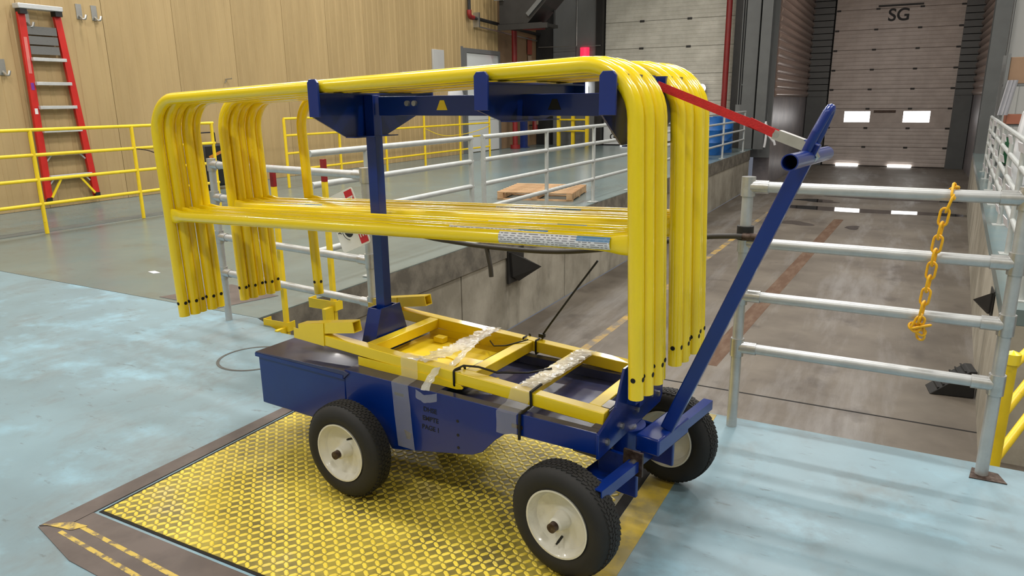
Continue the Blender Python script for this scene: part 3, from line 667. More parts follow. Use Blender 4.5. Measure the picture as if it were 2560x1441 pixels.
# ------------------------------------------------------------------ stretch film, cable ties, strap
def cart_thing(name, label, cat, group=None):
    t = thing(name, label, cat, group=group); t.matrix_world = CM; return t
def strip(pts, width, wd, seed, m, name, parent, nseg=26, nw=5, jit=.003, wob=.0):
    """thin film strip following points, wd gives its width direction"""
    q = random.Random(seed); P_ = [Vector(p) for p in pts]; L_ = [0]
    for a, b in zip(P_, P_[1:]): L_.append(L_[-1] + (b - a).length)
    vs = []; wd = Vector(wd).normalized()
    for i in range(nseg + 1):
        s = L_[-1] * i / nseg; k = max(j for j in range(len(L_)) if L_[j] <= s + 1e-9); k = min(k, len(P_) - 2)
        p = P_[k].lerp(P_[k + 1], (s - L_[k]) / (L_[k + 1] - L_[k])); n_ = (P_[k + 1] - P_[k]).normalized().cross(wd).normalized()
        for j in range(nw + 1):
            vs.append(p + wd * (width * (j / nw - .5) * (1 + q.uniform(-wob, wob))) + n_ * q.uniform(0, jit))
    fs = [(i * (nw + 1) + j, i * (nw + 1) + j + 1, (i + 1) * (nw + 1) + j + 1, (i + 1) * (nw + 1) + j) for i in range(nseg) for j in range(nw)]
    o = MB().add(vs, fs).build(name, m, parent)
    return o
fw1 = cart_thing('stretch_film', 'clear stretch film band wrapped round the pan and the cart side by the rear wheel', 'plastic film')
strip([(.160, .25, .5455), (.166, .197, .5445), (.172, .191, .500), (.176, .186, .476), (.178, .124, .4745), (.186, .121, .40), (.192, .121, .30), (.20, .121, .215)], .082, (1, 0, 0), 3, m_film, 'film_band', fw1, jit=.002)
fw2 = cart_thing('stretch_film', 'bunched clear film stretched across the yellow frame between its first two cross bars', 'plastic film')
strip([(.205, .205, .546), (.225, .26, .546), (.235, .45, .544), (.228, .66, .546), (.226, .70, .545)], .075, (1, .1, 0), 4, m_film2, 'film_bunch', fw2, 46, 7, .008, .3)
strip([(.30, .120, .474), (.305, .192, .541), (.32, .262, .530), (.262, .50, .546), (.25, .66, .550)], .030, (1, .25, 0), 5, m_film2, 'film_twist', fw2, 40, 4, .006, .3)
strip([(.262, .116, .455), (.305, .116, .440), (.36, .118, .458)], .03, (0, .1, 1), 15, m_film, 'film_flap', fw2, 12, 3, .003, .1)
fw3 = cart_thing('stretch_film', 'clear film band over the third cross bar and down the front of the side panel', 'plastic film')
strip([(.655, .118, .385), (.655, .119, .4735), (.662, .184, .480), (.668, .195, .526), (.672, .24, .5265), (.68, .42, .5265), (.685, .68, .5265)], .082, (1, 0, 0), 6, m_film, 'film_band', fw3, 34, 6, .003, .05)
strip([(.672, .23, .529), (.675, .34, .531), (.68, .50, .529), (.684, .68, .529)], .066, (1, 0, 0), 8, m_film2, 'film_bunch', fw3, 40, 6, .007, .3)
def ring_tie(parent, u, v0, v1, z0, z1, wdt=.008, name='tie_loop', tilt=0.0):
    pts = fillet([(u, (v0 + v1) / 2, z1), (u + tilt, v0, z1), (u + tilt, v0, z0), (u, v1, z0), (u, v1, z1), (u, (v0 + v1) / 2, z1)], .006, 4)
    MB().tube(pts[:-1], wdt / 2, 8).build(name, m_black, parent)
z1 = cart_thing('cable_tie', 'black cable tie on the far frame rail with its long tail sticking up', 'cable tie')
ring_tie(z1, .400, .650, .707, .480, .538); ring_tie(z1, .460, .650, .707, .478, .5355)
MB().tube([(.46, .70, .54), (.50, .702, .60), (.60, .712, .745), (.70, .722, .885)], .0042, 8).build('tie_tail', m_black, z1); MB().box(.45, .475, .69, .706, .5375, .552).build('tie_head', m_black, z1)
z2 = cart_thing('bungee_cord', 'black elastic cord looped over the near frame rail at the second cross bar', 'cord')
ring_tie(z2, .39, .195, .251, .480, .540, .009, 'cord_loop', -.01)
MB().tube([(.38, .20, .541), (.40, .23, .552), (.45, .255, .548), (.52, .27, .535), (.60, .36, .52), (.665, .42, .530)], .0042, 8).build('cord_tail', m_black, z2)
MB().tube([(.24, .64, .50), (.30, .58, .505), (.38, .55, .53), (.43, .64, .538)], .003, 8).build('cord_tail', m_black, z2)
z3 = cart_thing('cable_tie', 'black strap down the cart side beside the front film band', 'cable tie')
MB().tube([(.706, .27, .5275), (.708, .194, .5265), (.71, .194, .476), (.709, .180, .474), (.708, .122, .4735), (.706, .121, .38)], .0055, 8).build('tie_loop', m_black, z3)
st = cart_thing('tie_down_strap', 'red webbing strap with a metal buckle from the rack to the cart handle', 'strap')
MB().beam((1.03, .43, 1.535), (1.415, .383, 1.392), .004, .025, (0, .1, 1)).build('webbing', m_redst, st)
MB().beam((1.33, .388, 1.428), (1.418, .379, 1.388), .010, .024, (0, .1, 1)).build('folded_webbing', m_redst, st)
MB().beam((1.405, .362, 1.394), (1.50, .352, 1.360), .004, .026, (0, .1, 1)).build('buckle_plate', m_steel, st); MB().beam((1.405, .392, 1.394), (1.50, .382, 1.360), .004, .026, (0, .1, 1)).build('buckle_plate', m_steel, st)
MB().cyl((1.412, .358, 1.392), (1.412, .396, 1.392), .009, 12).build('buckle_pin', m_steel, st); MB().beam((1.42, .376, 1.402), (1.49, .368, 1.378), .026, .006, (0, 0, 1)).build('buckle_lever', m_steel, st)
MB().tube([(1.490, .374, 1.364), (1.515, .366, 1.352), (1.525, .372, 1.335), (1.512, .378, 1.322)], .007, 10).build('hook', m_steel, st)

# ------------------------------------------------------------------ silver gates and railings
def pipe_gate(name, label, p0, ang, L, zs, feet, r=.0235, post_top=1.135):
    t = thing(name, label, 'gate', p0, (0, 0, ang))
    for k, x in enumerate((0, L)):
        p = MB().cyl((x, 0, .0), (x, 0, post_top - .03), r, 18).build('post', m_silver, t)
        for z in zs:
            MB().cyl((x, 0, z - .042), (x, 0, z + .042), r + .0065, 18).build('fitting', m_fit, p)
        if feet[k]: MB().box(x - .055, x + .055, -.055, .055, 0, .008).build('base_plate', m_axle, p)
    for z in zs:
        rl_ = MB().cyl((.02, 0, z), (L - .02, 0, z), r, 18).build('rail', m_silver, t)
        for a, b in ((.012, .085), (L - .085, L - .012)): MB().cyl((a, 0, z), (b, 0, z), r + .005, 18).build('fitting', m_fit, rl_)
    return t
gr = pipe_gate('pipe_gate', 'silver pipe gate of four rails across the dock pit beside the cart handle', (-.568, 3.245, 0), R_(-.6), 1.0, (1.128, .882, .640, .394), (False, False), post_top=1.145)
MB().prism([(.955, -.055), (1.085, -.05), (1.06, .03), (.97, .045)], .0005, .004, 'z').build('torn_base', m_axle, gr)
MB().lathe([(0, 0), (.0, .03), (.02, .03), (.02, 0)], 20, False).build('post_cap', m_fit, gr, loc=(0, 0, 1.128), rot=(R_(90), 0, 0))
gl = pipe_gate('pipe_gate', 'silver pipe gate behind the rear mast of the cart, with a sign on it', (-4.118, 3.398, 0), R_(-6.9), 1.47, (1.10, .88, .606, .35), (False, False))
def railing(name, label, y0, y1, posts, zs, xf, mt, r, group=None, top=None, foot=True, cat='railing', over=(0, 0), pr=None, z0=0.0):
    """straight rail run in plan: xf(y) gives x. posts at y positions, rails from y0 to y1"""
    t = thing(name, label, cat, (xf(posts[0]), posts[0], z0), group=group); ox, oy = xf(posts[0]), posts[0]
    for y in posts:
        p = MB().cyl((xf(y) - ox, y - oy, 0), (xf(y) - ox, y - oy, (top or zs[0])), pr or r, 14).build('post', mt, t)
        if foot: MB().box(xf(y) - ox - .07, xf(y) - ox + .07, y - oy - .07, y - oy + .07, 0, .01).build('base_plate', mt, p)
    for z in zs: MB().cyl((xf(y0) - ox, y0 - oy, z), (xf(y1) - ox, y1 - oy, z), r, 14).build('rail', mt, t)
    return t
xs_ = lambda y: -4.03
zs4 = (1.118, .872, .610, .345)
railing('pipe_railing', 'silver pipe railing along the pit edge with cut open rail ends, behind the rear mast', 4.24, 6.66, (4.92, 6.64), zs4, xs_, m_silver2, .026)
railing('pipe_railing', 'long silver pipe railing along the pit edge in front of the wooden pallet', 6.88, 13.6, (6.90, 8.52, 10.15, 11.8, 13.55), zs4, xs_, m_silver2, .026)
railing('pipe_railing', 'far silver pipe railing at the pit edge before the blue drums', 13.75, 21.75, (13.8, 16.4, 19.0, 21.7), zs4, xs_, m_silver2, .026)
xr_ = lambda y: rx(y) + .12
fl_t = railing('pipe_railing', 'silver pipe railing with reflective plates on the platform right of the dock pit', 6.35, 17.5, (6.4, 8.3, 10.2, 12.1, 14.0, 15.9, 17.4), (1.08, .83, .58, .33), xr_, m_silver2, .026)
# flats bolted on that railing, their reflected light put into the white colour
q = random.Random(5)
m_plate_w = mat('plate_reflection_white', rgb(214, 212, 216), .35, var=.08)
for k in range(22):
    y = 8.2 + k * .40 + q.uniform(-.15, .15); z = (1.0, .72, .50, .22)[(k * 7) % 4] + q.uniform(-.05, .05)
    MB().box(-.004, .004, -.17, .17, -.045, .045).build('plate', m_plate_w, fl_t, loc=(xr_(y) - xr_(6.4) - .032, y - 6.4, z), rot=(0, R_(-12), 0))

fc = thing('loose_cable', 'thin brown cable hanging from the yellow fence beside the left guard bundle', 'cable')
MB().tube(smooth([(-9.0, 6.26, .93), (-9.0, 6.42, .90), (-9.01, 6.6, .84), (-9.02, 6.9, .80)]), .008, 8).build('cable_line', m_axle, fc)
# sign hanging on the open gate
sg = thing('warning_sign', 'white sign with a red header hung askew on the open silver gate', 'sign')
sgm = Matrix.Translation((-2.755, 3.165, .845)) @ Matrix.Rotation(R_(-4), 4, 'Z') @ Matrix.Rotation(R_(90), 4, 'X') @ Matrix.Rotation(R_(-68), 4, 'Z')
sg.matrix_world = sgm
def rrect(w_, h_, r, z0, z1): 
    pts = []
    for cx, cy, a0 in ((w_ / 2 - r, h_ / 2 - r, 0), (-w_ / 2 + r, h_ / 2 - r, 90), (-w_ / 2 + r, -h_ / 2 + r, 180), (w_ / 2 - r, -h_ / 2 + r, 270)):
        for k in range(5): a = R_(a0 + 22.5 * k); pts.append((cx + r * math.cos(a), cy + r * math.sin(a)))
    return MB().prism(pts, z0, z1, 'z')
rrect(.33, .235, .018, 0, .003).build('sign_panel', m_signwhite, sg)
MB().box(-.155, .155, .045, .108, .003, .0034).build('header', m_signred, sg)
text('header_text', 'NOTICE', .066, m_signwhite, sg, Matrix.Translation((0, .077, .0040)))
MB().prism([(.045 * math.cos(a), -.018 + .038 * math.sin(a)) for a in [math.pi * 2 * k / 24 for k in range(24)] ], .003, .0036, 'z').build('icon', m_ink, sg, loc=(.05, 0, 0))
MB().tube([(.05 + .062 * math.cos(a), -.012 + .058 * math.sin(a), .0036) for a in [R_(200 + 140 * k / 14) for k in range(15)]], .002, 6).build('icon', m_ink, sg)
text('sign_text', 'SECURITY', .036, m_ink, sg, Matrix.Translation((-.02, -.095, .0036)))
# hose slung between the gates
hs = thing('hose', 'dark hose slung across the dock pit between the two silver gates', 'hose')
hp = [(-2.66, 3.225, .845), (-2.45, 3.23, .80), (-2.24, 3.235, .772), (-2.09, 3.24, .76), (-1.86, 3.25, .748), (-1.48, 3.25, .757), (-1.14, 3.25, .808), (-.88, 3.25, .865), (-.73, 3.25, .893), (-.60, 3.21, .912), (-.54, 3.215, .912)]
MB().tube(smooth(hp), .0125, 12).build('hose_line', m_hose, hs)
MB().tube(smooth([(-1.89, 3.25, .75), (-1.875, 3.245, .69), (-1.862, 3.24, .64), (-1.858, 3.24, .59)]), .0125, 12).build('hose_tail', m_hose, hs)
MB().lathe([(-.03, .024), (.03, .024), (.03, .036), (-.03, .036)], 20).build('hose_clamp', m_rubber, hs, loc=(-.568, 3.245, .925), rot=(R_(90), 0, 0))
MB().cyl((-.57, 3.208, .912), (-.50, 3.20, .916), .017, 12).build('hose_nozzle', m_axle, hs)
# plastic chain on the right gate
ch = thing('plastic_chain', 'yellow orange plastic chain hanging over the rails of the gate by the cart handle', 'chain')
def link_mesh():
    pts = []
    for cx, a0 in ((.017, -90), (-.017, 90)):
        for k in range(7): a = R_(a0 + 180 * k / 6); pts.append((0 + .0155 * math.sin(a) * 0 + (.0155 * math.sin(a)), 0, cx + .0155 * math.cos(a) * (1 if cx > 0 else 1)))
    pts = [(.0155 * math.cos(R_(180 * k / 6)), 0, .019 + .0155 * math.sin(R_(180 * k / 6))) for k in range(7)] + [(-.0155 * math.cos(R_(180 * k / 6)), 0, -.019 - .0155 * math.sin(R_(180 * k / 6))) for k in range(7)]
    return MB().tube(pts, .0050, 8, closed=True).mesh('chain_link')
lk = link_mesh(); lk.materials.append(m_chain)
cp = [Vector((.196, 3.262, 1.145)), Vector((.196, 3.232, 1.160)), Vector((.193, 3.201, 1.128)), Vector((.172, 3.196, 1.05)), Vector((.160, 3.196, .91)), Vector((.150, 3.196, .76)), Vector((.140, 3.196, .635)), Vector((.138, 3.22, .60)), Vector((.142, 3.24, .588))]
cl = [0]
for a, b in zip(cp, cp[1:]): cl.append(cl[-1] + (b - a).length)
nl = int(cl[-1] / .050)
for k in range(nl + 1):
    s = cl[-1] * k / nl; i = min(max(j for j in range(len(cl)) if cl[j] <= s + 1e-9), len(cp) - 2)
    p = cp[i].lerp(cp[i + 1], (s - cl[i]) / (cl[i + 1] - cl[i])); d = (cp[i + 1] - cp[i]).normalized()
    o = place('chain_link', lk, ch); o.matrix_local = Matrix.Translation(p) @ d.to_track_quat('Z', 'Y').to_matrix().to_4x4() @ Matrix.Rotation(R_(90 * (k % 2) + 20), 4, 'Z')
for k in range(4):
    o = place('chain_link', lk, ch); o.matrix_local = Matrix.Translation((.135 + .012 * (k % 2), 3.19 + .006 * k, .615 - .012 * k)) @ Matrix.Rotation(R_(50 * k + 20), 4, 'Y') @ Matrix.Rotation(R_(70 * k), 4, 'Z')

# yellow poles with red tips and channel brackets at the slab edge
def tip_pole(label, x, z0, z1, bz):
    t = thing('marker_pole', label, 'pole', (x, YE + .1, 0))
    MB().box(-.014, .014, -.014, .014, z0, z1 - .14).build('pole', m_yelf, t); MB().box(-.014, .014, -.014, .014, z1 - .139, z1).build('red_tip', m_redtip, t)
    MB().box(-.20, .03, -.02, -.015, bz - .05, bz + .015).build('bracket', m_yelf, t); MB().box(-.20, -.195, -.0145, .05, bz - .05, bz + .015).build('bracket', m_yelf, t); MB().box(.025, .03, -.0145, .05, bz - .05, bz + .015).build('bracket', m_yelf, t)
    MB().box(-.014, .014, -.0985, -.021, bz - .2, bz - .02).build('bracket_arm', m_yelf, t)
tip_pole('yellow square pole with a dark red tip, left one behind the guard bundles', -3.60, -.25, 1.11, .03)
tip_pole('yellow square pole with a dark red tip, right one near the rear mast', -3.16, -.25, 1.16, .235)

# yellow fences before the tan wall
railing('yellow_fence', 'yellow pipe fence in front of the red ladder at the left', 1.5, 7.55, (2.3, 3.62, 4.95, 6.24, 7.52), (1.225, .935, .645, .355), lambda y: -9.02, m_yelf, .021, top=1.225, foot=False, pr=.023)
railing('yellow_fence', 'yellow pipe fence before the tan wall, behind the silver railing and the rear gusset', 9.74, 17.16, (9.74, 11.18, 12.65, 14.1, 15.65, 17.14), (1.225, .93, .61, .31), lambda y: -9.8, m_yelf, .022, top=1.225, foot=False, pr=.026)
yc = thing('sagging_rope', 'thin yellow rope sagging along the yellow fence behind the rear gusset', 'cord')
MB().tube(smooth([(-9.76, 14.1, .88), (-9.77, 14.7, .72), (-9.77, 15.3, .68), (-9.77, 16.2, .72), (-9.77, 17.1, .85)]), .009, 8).build('cord_line', m_yelf, yc)
# small yellow guard frame by door 1
tg = thing('door_guard_frame', 'yellow post and rail guard at the left of the white dock door', 'guard rail', (-10.2, 22.55, 0))
for x in (-.02, .50, 1.0): MB().box(x - .05, x + .05, -.05, .05, 0, 1.25).build('post', m_yelf, tg)
for z in (.50, .86): MB().cyl((.03, -.075, z), (.95, -.075, z), .03, 10).build('rail', m_yelf, tg)

# ladder hung on the tan wall
ld_ = thing('step_ladder', 'folded red step ladder with aluminium steps hung on the tan wall', 'ladder', (WX + .03, 6.5, 0))
for (yb, yt) in ((-.235, -.185), (.505, .315)):
    MB().beam((.05, yb, .14), (.05, yt, 2.84), .098, .055, (1, 0, 0)).build('side_rail', m_red, ld_, .004)
    MB().beam((.010, yb * 1.0, .10), (.010, yt, 2.80), .05, .02, (1, 0, 0)).build('rear_rail', m_red, ld_)
MB().box(.0, .15, -.255, .375, 2.83, 2.90).build('top_cap', m_alu, ld_, .01); MB().box(.02, .14, -.235, -.14, 2.76, 2.829).build('cap_bracket', m_black, ld_); MB().box(.02, .14, .26, .36, 2.76, 2.829).build('cap_bracket', m_black, ld_)
for k in range(7):
    z = .47 + k * .338 if k < 6 else 0
    if k == 6: continue
    f = (z - .14) / 2.7; a = -.235 + .05 * f + .038; b = .505 - .19 * f - .038
    s = MB().box(.02, .13, a, b, z - .034, z + .012).build('step', m_alu, ld_, .003)
    if k < 2:
        MB().beam((.06, a + .01, z - .11), (.06, a + .10, z - .016), .02, .012, (1, 0, 0)).build('step_brace', m_alu, s); MB().beam((.06, b - .01, z - .11), (.06, b - .10, z - .016), .02, .012, (1, 0, 0)).build('step_brace', m_alu, s)
for k in range(3): MB().box(.03, .07, -.14, .275, 2.22 + k * .135, 2.335 + k * .135).build('back_panel', mat('ladder_panel_grey', rgb(120, 120, 118), .5, metal=.4, var=.2, vscale=30, stretch=(1, 1, 12)), ld_)
MB().beam((.08, -.20, .16), (.08, -.02, .43), .03, .02, (1, 0, 0)).build('foot_brace', m_yel2, ld_); MB().beam((.08, .47, .16), (.08, .27, .43), .03, .02, (1, 0, 0)).build('foot_brace', m_yel2, ld_)
MB().box(.045, .085, -.275, -.20, .08, .16).build('foot', m_black, ld_); MB().box(.045, .085, .475, .55, .08, .16).build('foot', m_black, ld_)
for k, (z0_, z1_, mm_) in enumerate(((1.95, 2.45, mat('ladder_sticker', rgb(214, 120, 112), .5)), (1.72, 1.82, mat('ladder_sticker_purple', rgb(120, 50, 150), .5)), (1.38, 1.46, m_signwhite))):
    f0 = (z0_ - .14) / 2.7; f1 = (z1_ - .14) / 2.7
    MB().beam((.0785, -.235 + .05 * f0, z0_), (.0785, -.235 + .05 * f1, z1_), .044, .002, (1, 0, 0)).build('sticker', mm_, ld_)
def hook(y, z, label):
    t = thing('wall_hook', label, 'hook', (WX, y, z))
    MB().box(0, .012, -.045, .045, -.0, .22).build('hook_plate', m_steel, t)
    MB().tube(fillet([(.012, 0, .05), (.08, .0, .0), (.11, .02, .0), (.11, .04, .06)], .012, 4), .017, 10).build('hook_arm', m_steel, t)
hook(7.22, 2.77, 'grey steel wall hook right of the ladder top, the nearer of the pair')
hook(7.46, 2.77, 'grey steel wall hook right of the ladder top, the farther of the pair')
hook(5.98, 1.92, 'grey steel wall hook left of the red ladder')
hook(6.42, 2.60, 'grey steel wall hook behind the top of the red ladder')
pg = thing('wall_peg', 'small metal peg on the tan wall above the left guard bundles', 'peg', (WX, 9.86, 1.94)); MB().cyl((0, 0, 0), (.14, .02, .01), .012, 8).build('peg_rod', m_steel, pg); MB().tube([(0, -.02, -.06), (.02, 0, -.02), (.03, 0, .01)], .008, 8).build('peg_brace', m_steel, pg)
# dark bag on the floor at the wall
bg = thing('equipment_case', 'black case with an orange strap on the floor at the tan wall', 'case', (WX + .36, 9.05, 0))
MB().box(-.18, .18, -.30, .30, .08, .80).build('case_body', m_black, bg, .03); MB().beam((.184, -.2, .58), (.184, .25, .72), .004, .05, (0, 0, 1)).build('strap_band', mat('case_strap_orange', rgb(190, 120, 40), .6), bg)
for yy in (-.22, .22): MB().lathe([(-.03, .0), (-.03, .04), (.03, .04), (.03, 0)], 18, False).build('caster', m_rubber, bg, loc=(.1, yy, .04)); 
MB().box(.06, .14, -.25, .25, .06, .08).build('caster_bar', m_dark, bg)
MB().tube(fillet([(-.1, -.2, .80), (-.1, -.2, 1.0), (-.1, .2, 1.0), (-.1, .2, .80)], .03, 4), .012, 8).build('pull_handle', m_black, bg)
# panel box and door on the tan wall
pb = thing('wall_panel_box', 'pale grey blank plate on the tan wall left of the white door', 'plate', (WX, 17.0, 2.4)); MB().box(.0, .05, -.27, .27, -.12, .44).build('panel_face', m_whitew, pb, .006)
hdm = thing('wall_dome', 'small white dome fixed on the tan wall left of the white door', 'dome', (WX + .01, 17.8, 1.62)); MB().lathe([(0, .0), (0, .36), (.06, .35), (.13, .26), (.17, .1), (.175, .0)], 24, False).build('dome_shell', m_paper, hdm, rot=(0, 0, R_(-90)))
d3 = struct(thing('door_3', '', '', (WX, 18.33, 0))); del d3['label']; del d3['category']
MB().box(.0, .06, .0, .10, 0, 2.96).build('door_frame', m_greyw, d3); MB().box(.0, .06, 1.98, 2.08, 0, 2.96).build('door_frame', m_greyw, d3); MB().box(0, .06, .10, 1.98, 2.84, 2.96).build('door_frame', m_greyw, d3)
MB().box(.0, .03, .105, 1.975, .02, .93).build('door_panel', m_glass, d3); MB().box(.0, .03, .105, 1.975, .94, 1.85).build('door_panel', m_glass, d3); MB().box(.0, .03, .105, 1.975, 1.86, 2.83).build('door_panel', m_glass, d3)
MB().cyl((.03, 1.86, 1.02), (.09, 1.86, 1.02), .03, 12).build('door_handle', m_steel, d3)

# pipes, posts, overhead conveyor in the far corner
pp = thing('sprinkler_pipe', 'dark pipe with a red elbow running along the top of the tan wall', 'pipe')
MB().tube(fillet([(WX + .12, 18.52, 7.0), (WX + .12, 18.52, 3.80), (WX + .12, 23.1, 3.62)], .10, 6), .05, 12).build('pipe_run', m_dark, pp)
MB().tube(fillet([(WX + .12, 18.52, 3.98), (WX + .12, 18.52, 3.80), (WX + .12, 18.74, 3.79)], .10, 6), .066, 12).build('elbow', m_redp, pp)
MB().cyl((WX + .10, 19.0, 3.58), (WX + .10, 22.9, 3.42), .022, 10).build('thin_pipe', m_steel, pp); MB().box(WX, WX + .2, 18.92, 18.98, 3.55, 3.95).build('pipe_bracket', m_steel, pp)
rp1 = thing('red_pipe', 'red standpipe at the far end of the tan wall', 'pipe', (-10.95, 20.8, 0)); MB().cyl((0, 0, 0), (0, 0, 6.9), .085, 14).build('pipe_run', m_redp, rp1); MB().cyl((0, 0, 0), (0, 0, .12), .16, 14).build('pipe_foot', m_redp, rp1)
rp2 = thing('red_pipe', 'red pipe crossing down the right side of the white dock door', 'pipe', (-4.93, WY - .3, 0)); MB().cyl((0, 0, 1.12), (0, 0, 6.9), .085, 14).build('pipe_run', m_redp, rp2); MB().cyl((0, 0, .0), (0, 0, 1.1), .10, 12).build('pipe_sleeve', m_paper, rp2)
bp_ = thing('blue_post', 'dark blue post beside the red standpipe', 'post', (-10.92, 21.35, 0)); MB().box(-.09, .09, -.09, .09, 0, 2.4).build('post_body', m_bluep, bp_); MB().box(-.14, .14, -.14, .14, 0, .02).build('base_plate', m_bluep, bp_)
ex = thing('fire_extinguisher', 'red fire extinguisher mounted on the darker end of the tan wall', 'extinguisher', (WX + .24, 22.45, .45)); MB().lathe([(0, 0), (0, .09), (.42, .09), (.50, .04), (.54, .03), (.54, 0)], 18, False).build('cylinder', m_redp, ex, rot=(R_(90), 0, 0)); MB().box(.08, .10, -.06, .06, .25, .38).build('tag_plate', m_card, ex); MB().box(-.04, .04, -.03, .03, .54, .60).build('valve', m_black, ex); MB().box(-.215, -.09, -.02, .02, .2, .24).build('wall_bracket', m_dark, ex)
es = thing('wall_sign', 'tall faded red sign on the darker end of the tan wall', 'sign', (WX + .02, 22.5, 2.35)); MB().box(0, .02, -.16, .16, .62, 1.15).build('sign_panel', mat('faded_sign_red', rgb(150, 74, 58), .6), es); MB().box(0, .02, -.12, .12, .0, .58).build('sign_panel', mat('faded_sign_pale', rgb(164, 140, 118), .6), es)
cv = thing('overhead_conveyor', 'dark overhead conveyor with a sloping chute in the far corner', 'conveyor', (-10.0, 20.0, 3.5))
MB().box(-.80, .62, -.5, .6, .05, .14).build('deck', m_dark, cv); MB().box(-.80, .80, -.52, -.46, -.02, .12).build('side_beam', m_dark, cv)
MB().prism([(-.78, .15), (.15, .15), (1.75, 1.7), (1.75, 2.6), (.6, 2.6), (-.78, 1.0)], -.45, .55, 'y').build('chute', m_dark, cv)
MB().beam((.15, -.48, .36), (1.9, -.48, 2.0), .05, .12, (0, 0, 1)).build('chute_rail', m_col, cv); MB().box(-.2, .35, -.3, .3, .01, .05).build('drip_pan', m_redp, cv)
for x in (-.7, .55): MB().cyl((x, .5, .14), (x, .5, 3.3), .03, 8).build('hanger_rod', m_dark, cv)
MB().cyl((-.9, -.5, .9), (-.62, -.5, .9), .10, 12).build('roller', m_paper, cv)
wr_ = thing('wire_conduit', 'thin conduit crossing the grey wall panels in the far corner', 'conduit'); MB().cyl((-11.2, WY - .28, 3.22), (-9.0, WY - .2, 3.2), .014, 8).build('conduit_run', m_steel, wr_); MB().cyl((-9.9, WY - .06, 3.2), (-9.9, WY - .06, 6), .014, 8).build('conduit_run', m_steel, wr_)
bcn = thing('stack_light', 'red lit beacon seen above the top of the yellow guards', 'light', (-9.58, WY - .12, 2.86)); MB().cyl((0, 0, 0), (0, 0, .30), .15, 16).build('lens', m_beacon, bcn); MB().box(-.06, .06, -.02, .10, -.06, 0).build('bracket', m_dark, bcn)
lt = thing('daylight_slit', 'short white glowing stand-in for a daylight gap left of the white dock door', 'light', (-9.52, WY - .16, 1.62)); MB().cyl((0, 0, 0), (0, 0, .46), .09, 14).build('slit_glow', m_glow, lt); MB().box(-.05, .05, .09, .16, .1, .3).build('bracket', m_dark, lt)  # glowing cylinder added in place of a bright daylight gap in the wall
lt2 = thing('door_lamp', 'round white lamp at the right of the white dock door', 'light', (-5.68, WY - .08, 1.80)); MB().lathe([(0, 0), (0, .13), (.05, .12), (.09, .07), (.10, 0)], 18, False).build('lamp_glass', m_glow, lt2, rot=(R_(180), 0, 0)); MB().lathe([(-.02, 0), (-.02, .14), (.0, .14), (.0, 0)], 18, False).build('lamp_base', m_dark, lt2, loc=(0, .022, 0))
# electrical conduits on the column
cd = thing('conduit_bundle', 'grey conduits and a junction box on the wall strip right of the white door', 'conduit', (-4.55, WY - .13, 0))
for x in (0, .07): MB().cyl((x, 0, 1.3), (x, 0, 6.9), .022, 8).build('conduit_run', m_greyw, cd)
MB().tube(fillet([(.07, 0, 1.9), (.20, 0, 1.8), (.20, 0, 1.2)], .05, 4), .022, 8).build('conduit_run', m_greyw, cd); MB().box(-.05, .30, -.05, .05, .9, 1.3).build('junction_box', m_greyw, cd)
# drums behind the railing
def drum(x, y, label, mm_, h=.9, r=.29):
    t = thing('drum', label, 'drum', (x, y, 0)); MB().lathe([(0, 0), (0, r), (h * .31, r), (h * .33, r + .012), (h * .35, r), (h * .64, r), (h * .66, r + .012), (h * .68, r), (h, r), (h, r - .02), (h - .02, r - .02), (h - .02, 0)], 26, False).build('barrel', mm_, t, rot=(R_(90), 0, 0)); MB().cyl((.1, 0, h - .02), (.1, 0, h), .03, 10).build('bung', m_black, t)
drum(-4.62, 18.6, 'blue drum behind the far silver railing, nearer one', m_bluebin, 1.0); drum(-4.62, 20.2, 'blue drum behind the far silver railing, middle one', m_bluebin, 1.0); drum(-4.55, 21.3, 'blue drum behind the far silver railing, farthest one', m_bluebin, 1.0)
# white frayed streamer at the column
fs_ = thing('frayed_streamer', 'pale frayed rope ends hanging at the pit corner column', 'rope', (-3.60, WY - .62, 0)); 
for k, (dx, dz) in enumerate(((.0, -.05), (.22, .02), (.12, .1))): MB().tube(smooth([(.0, 0, .75), (.03 + dx * .3, -.02, .5), (dx + .02, -.03, .28 + dz), (dx + .08 * k, -.03, .12 + dz)]), .035, 8).build('rope_end', m_paper, fs_)
MB().beam((-.02, .0, .70), (-.02, .115, .80), .05, .05).build('rope_knot', m_paper, fs_)
# pallet on the platform
pl = thing('wooden_pallet', 'wooden pallet lying on the platform behind the silver railing', 'pallet', (-5.05, 10.55, -.004), (0, 0, R_(12)))
for x in (-.55, 0, .55): MB().box(x - .045, x + .045, -.6, .6, .018, .108).build('stringer', m_wood, pl)
bme = MB().box(-.6, .6, -.043, .043, 0, .018).mesh('slat'); bme.materials.append(m_wood)
for k in range(8): place('slat', bme, pl, loc=(0, -.55 + k * .157, .109))
for y in (-.55, 0, .55): place('slat', bme, pl, loc=(0, y, 0))

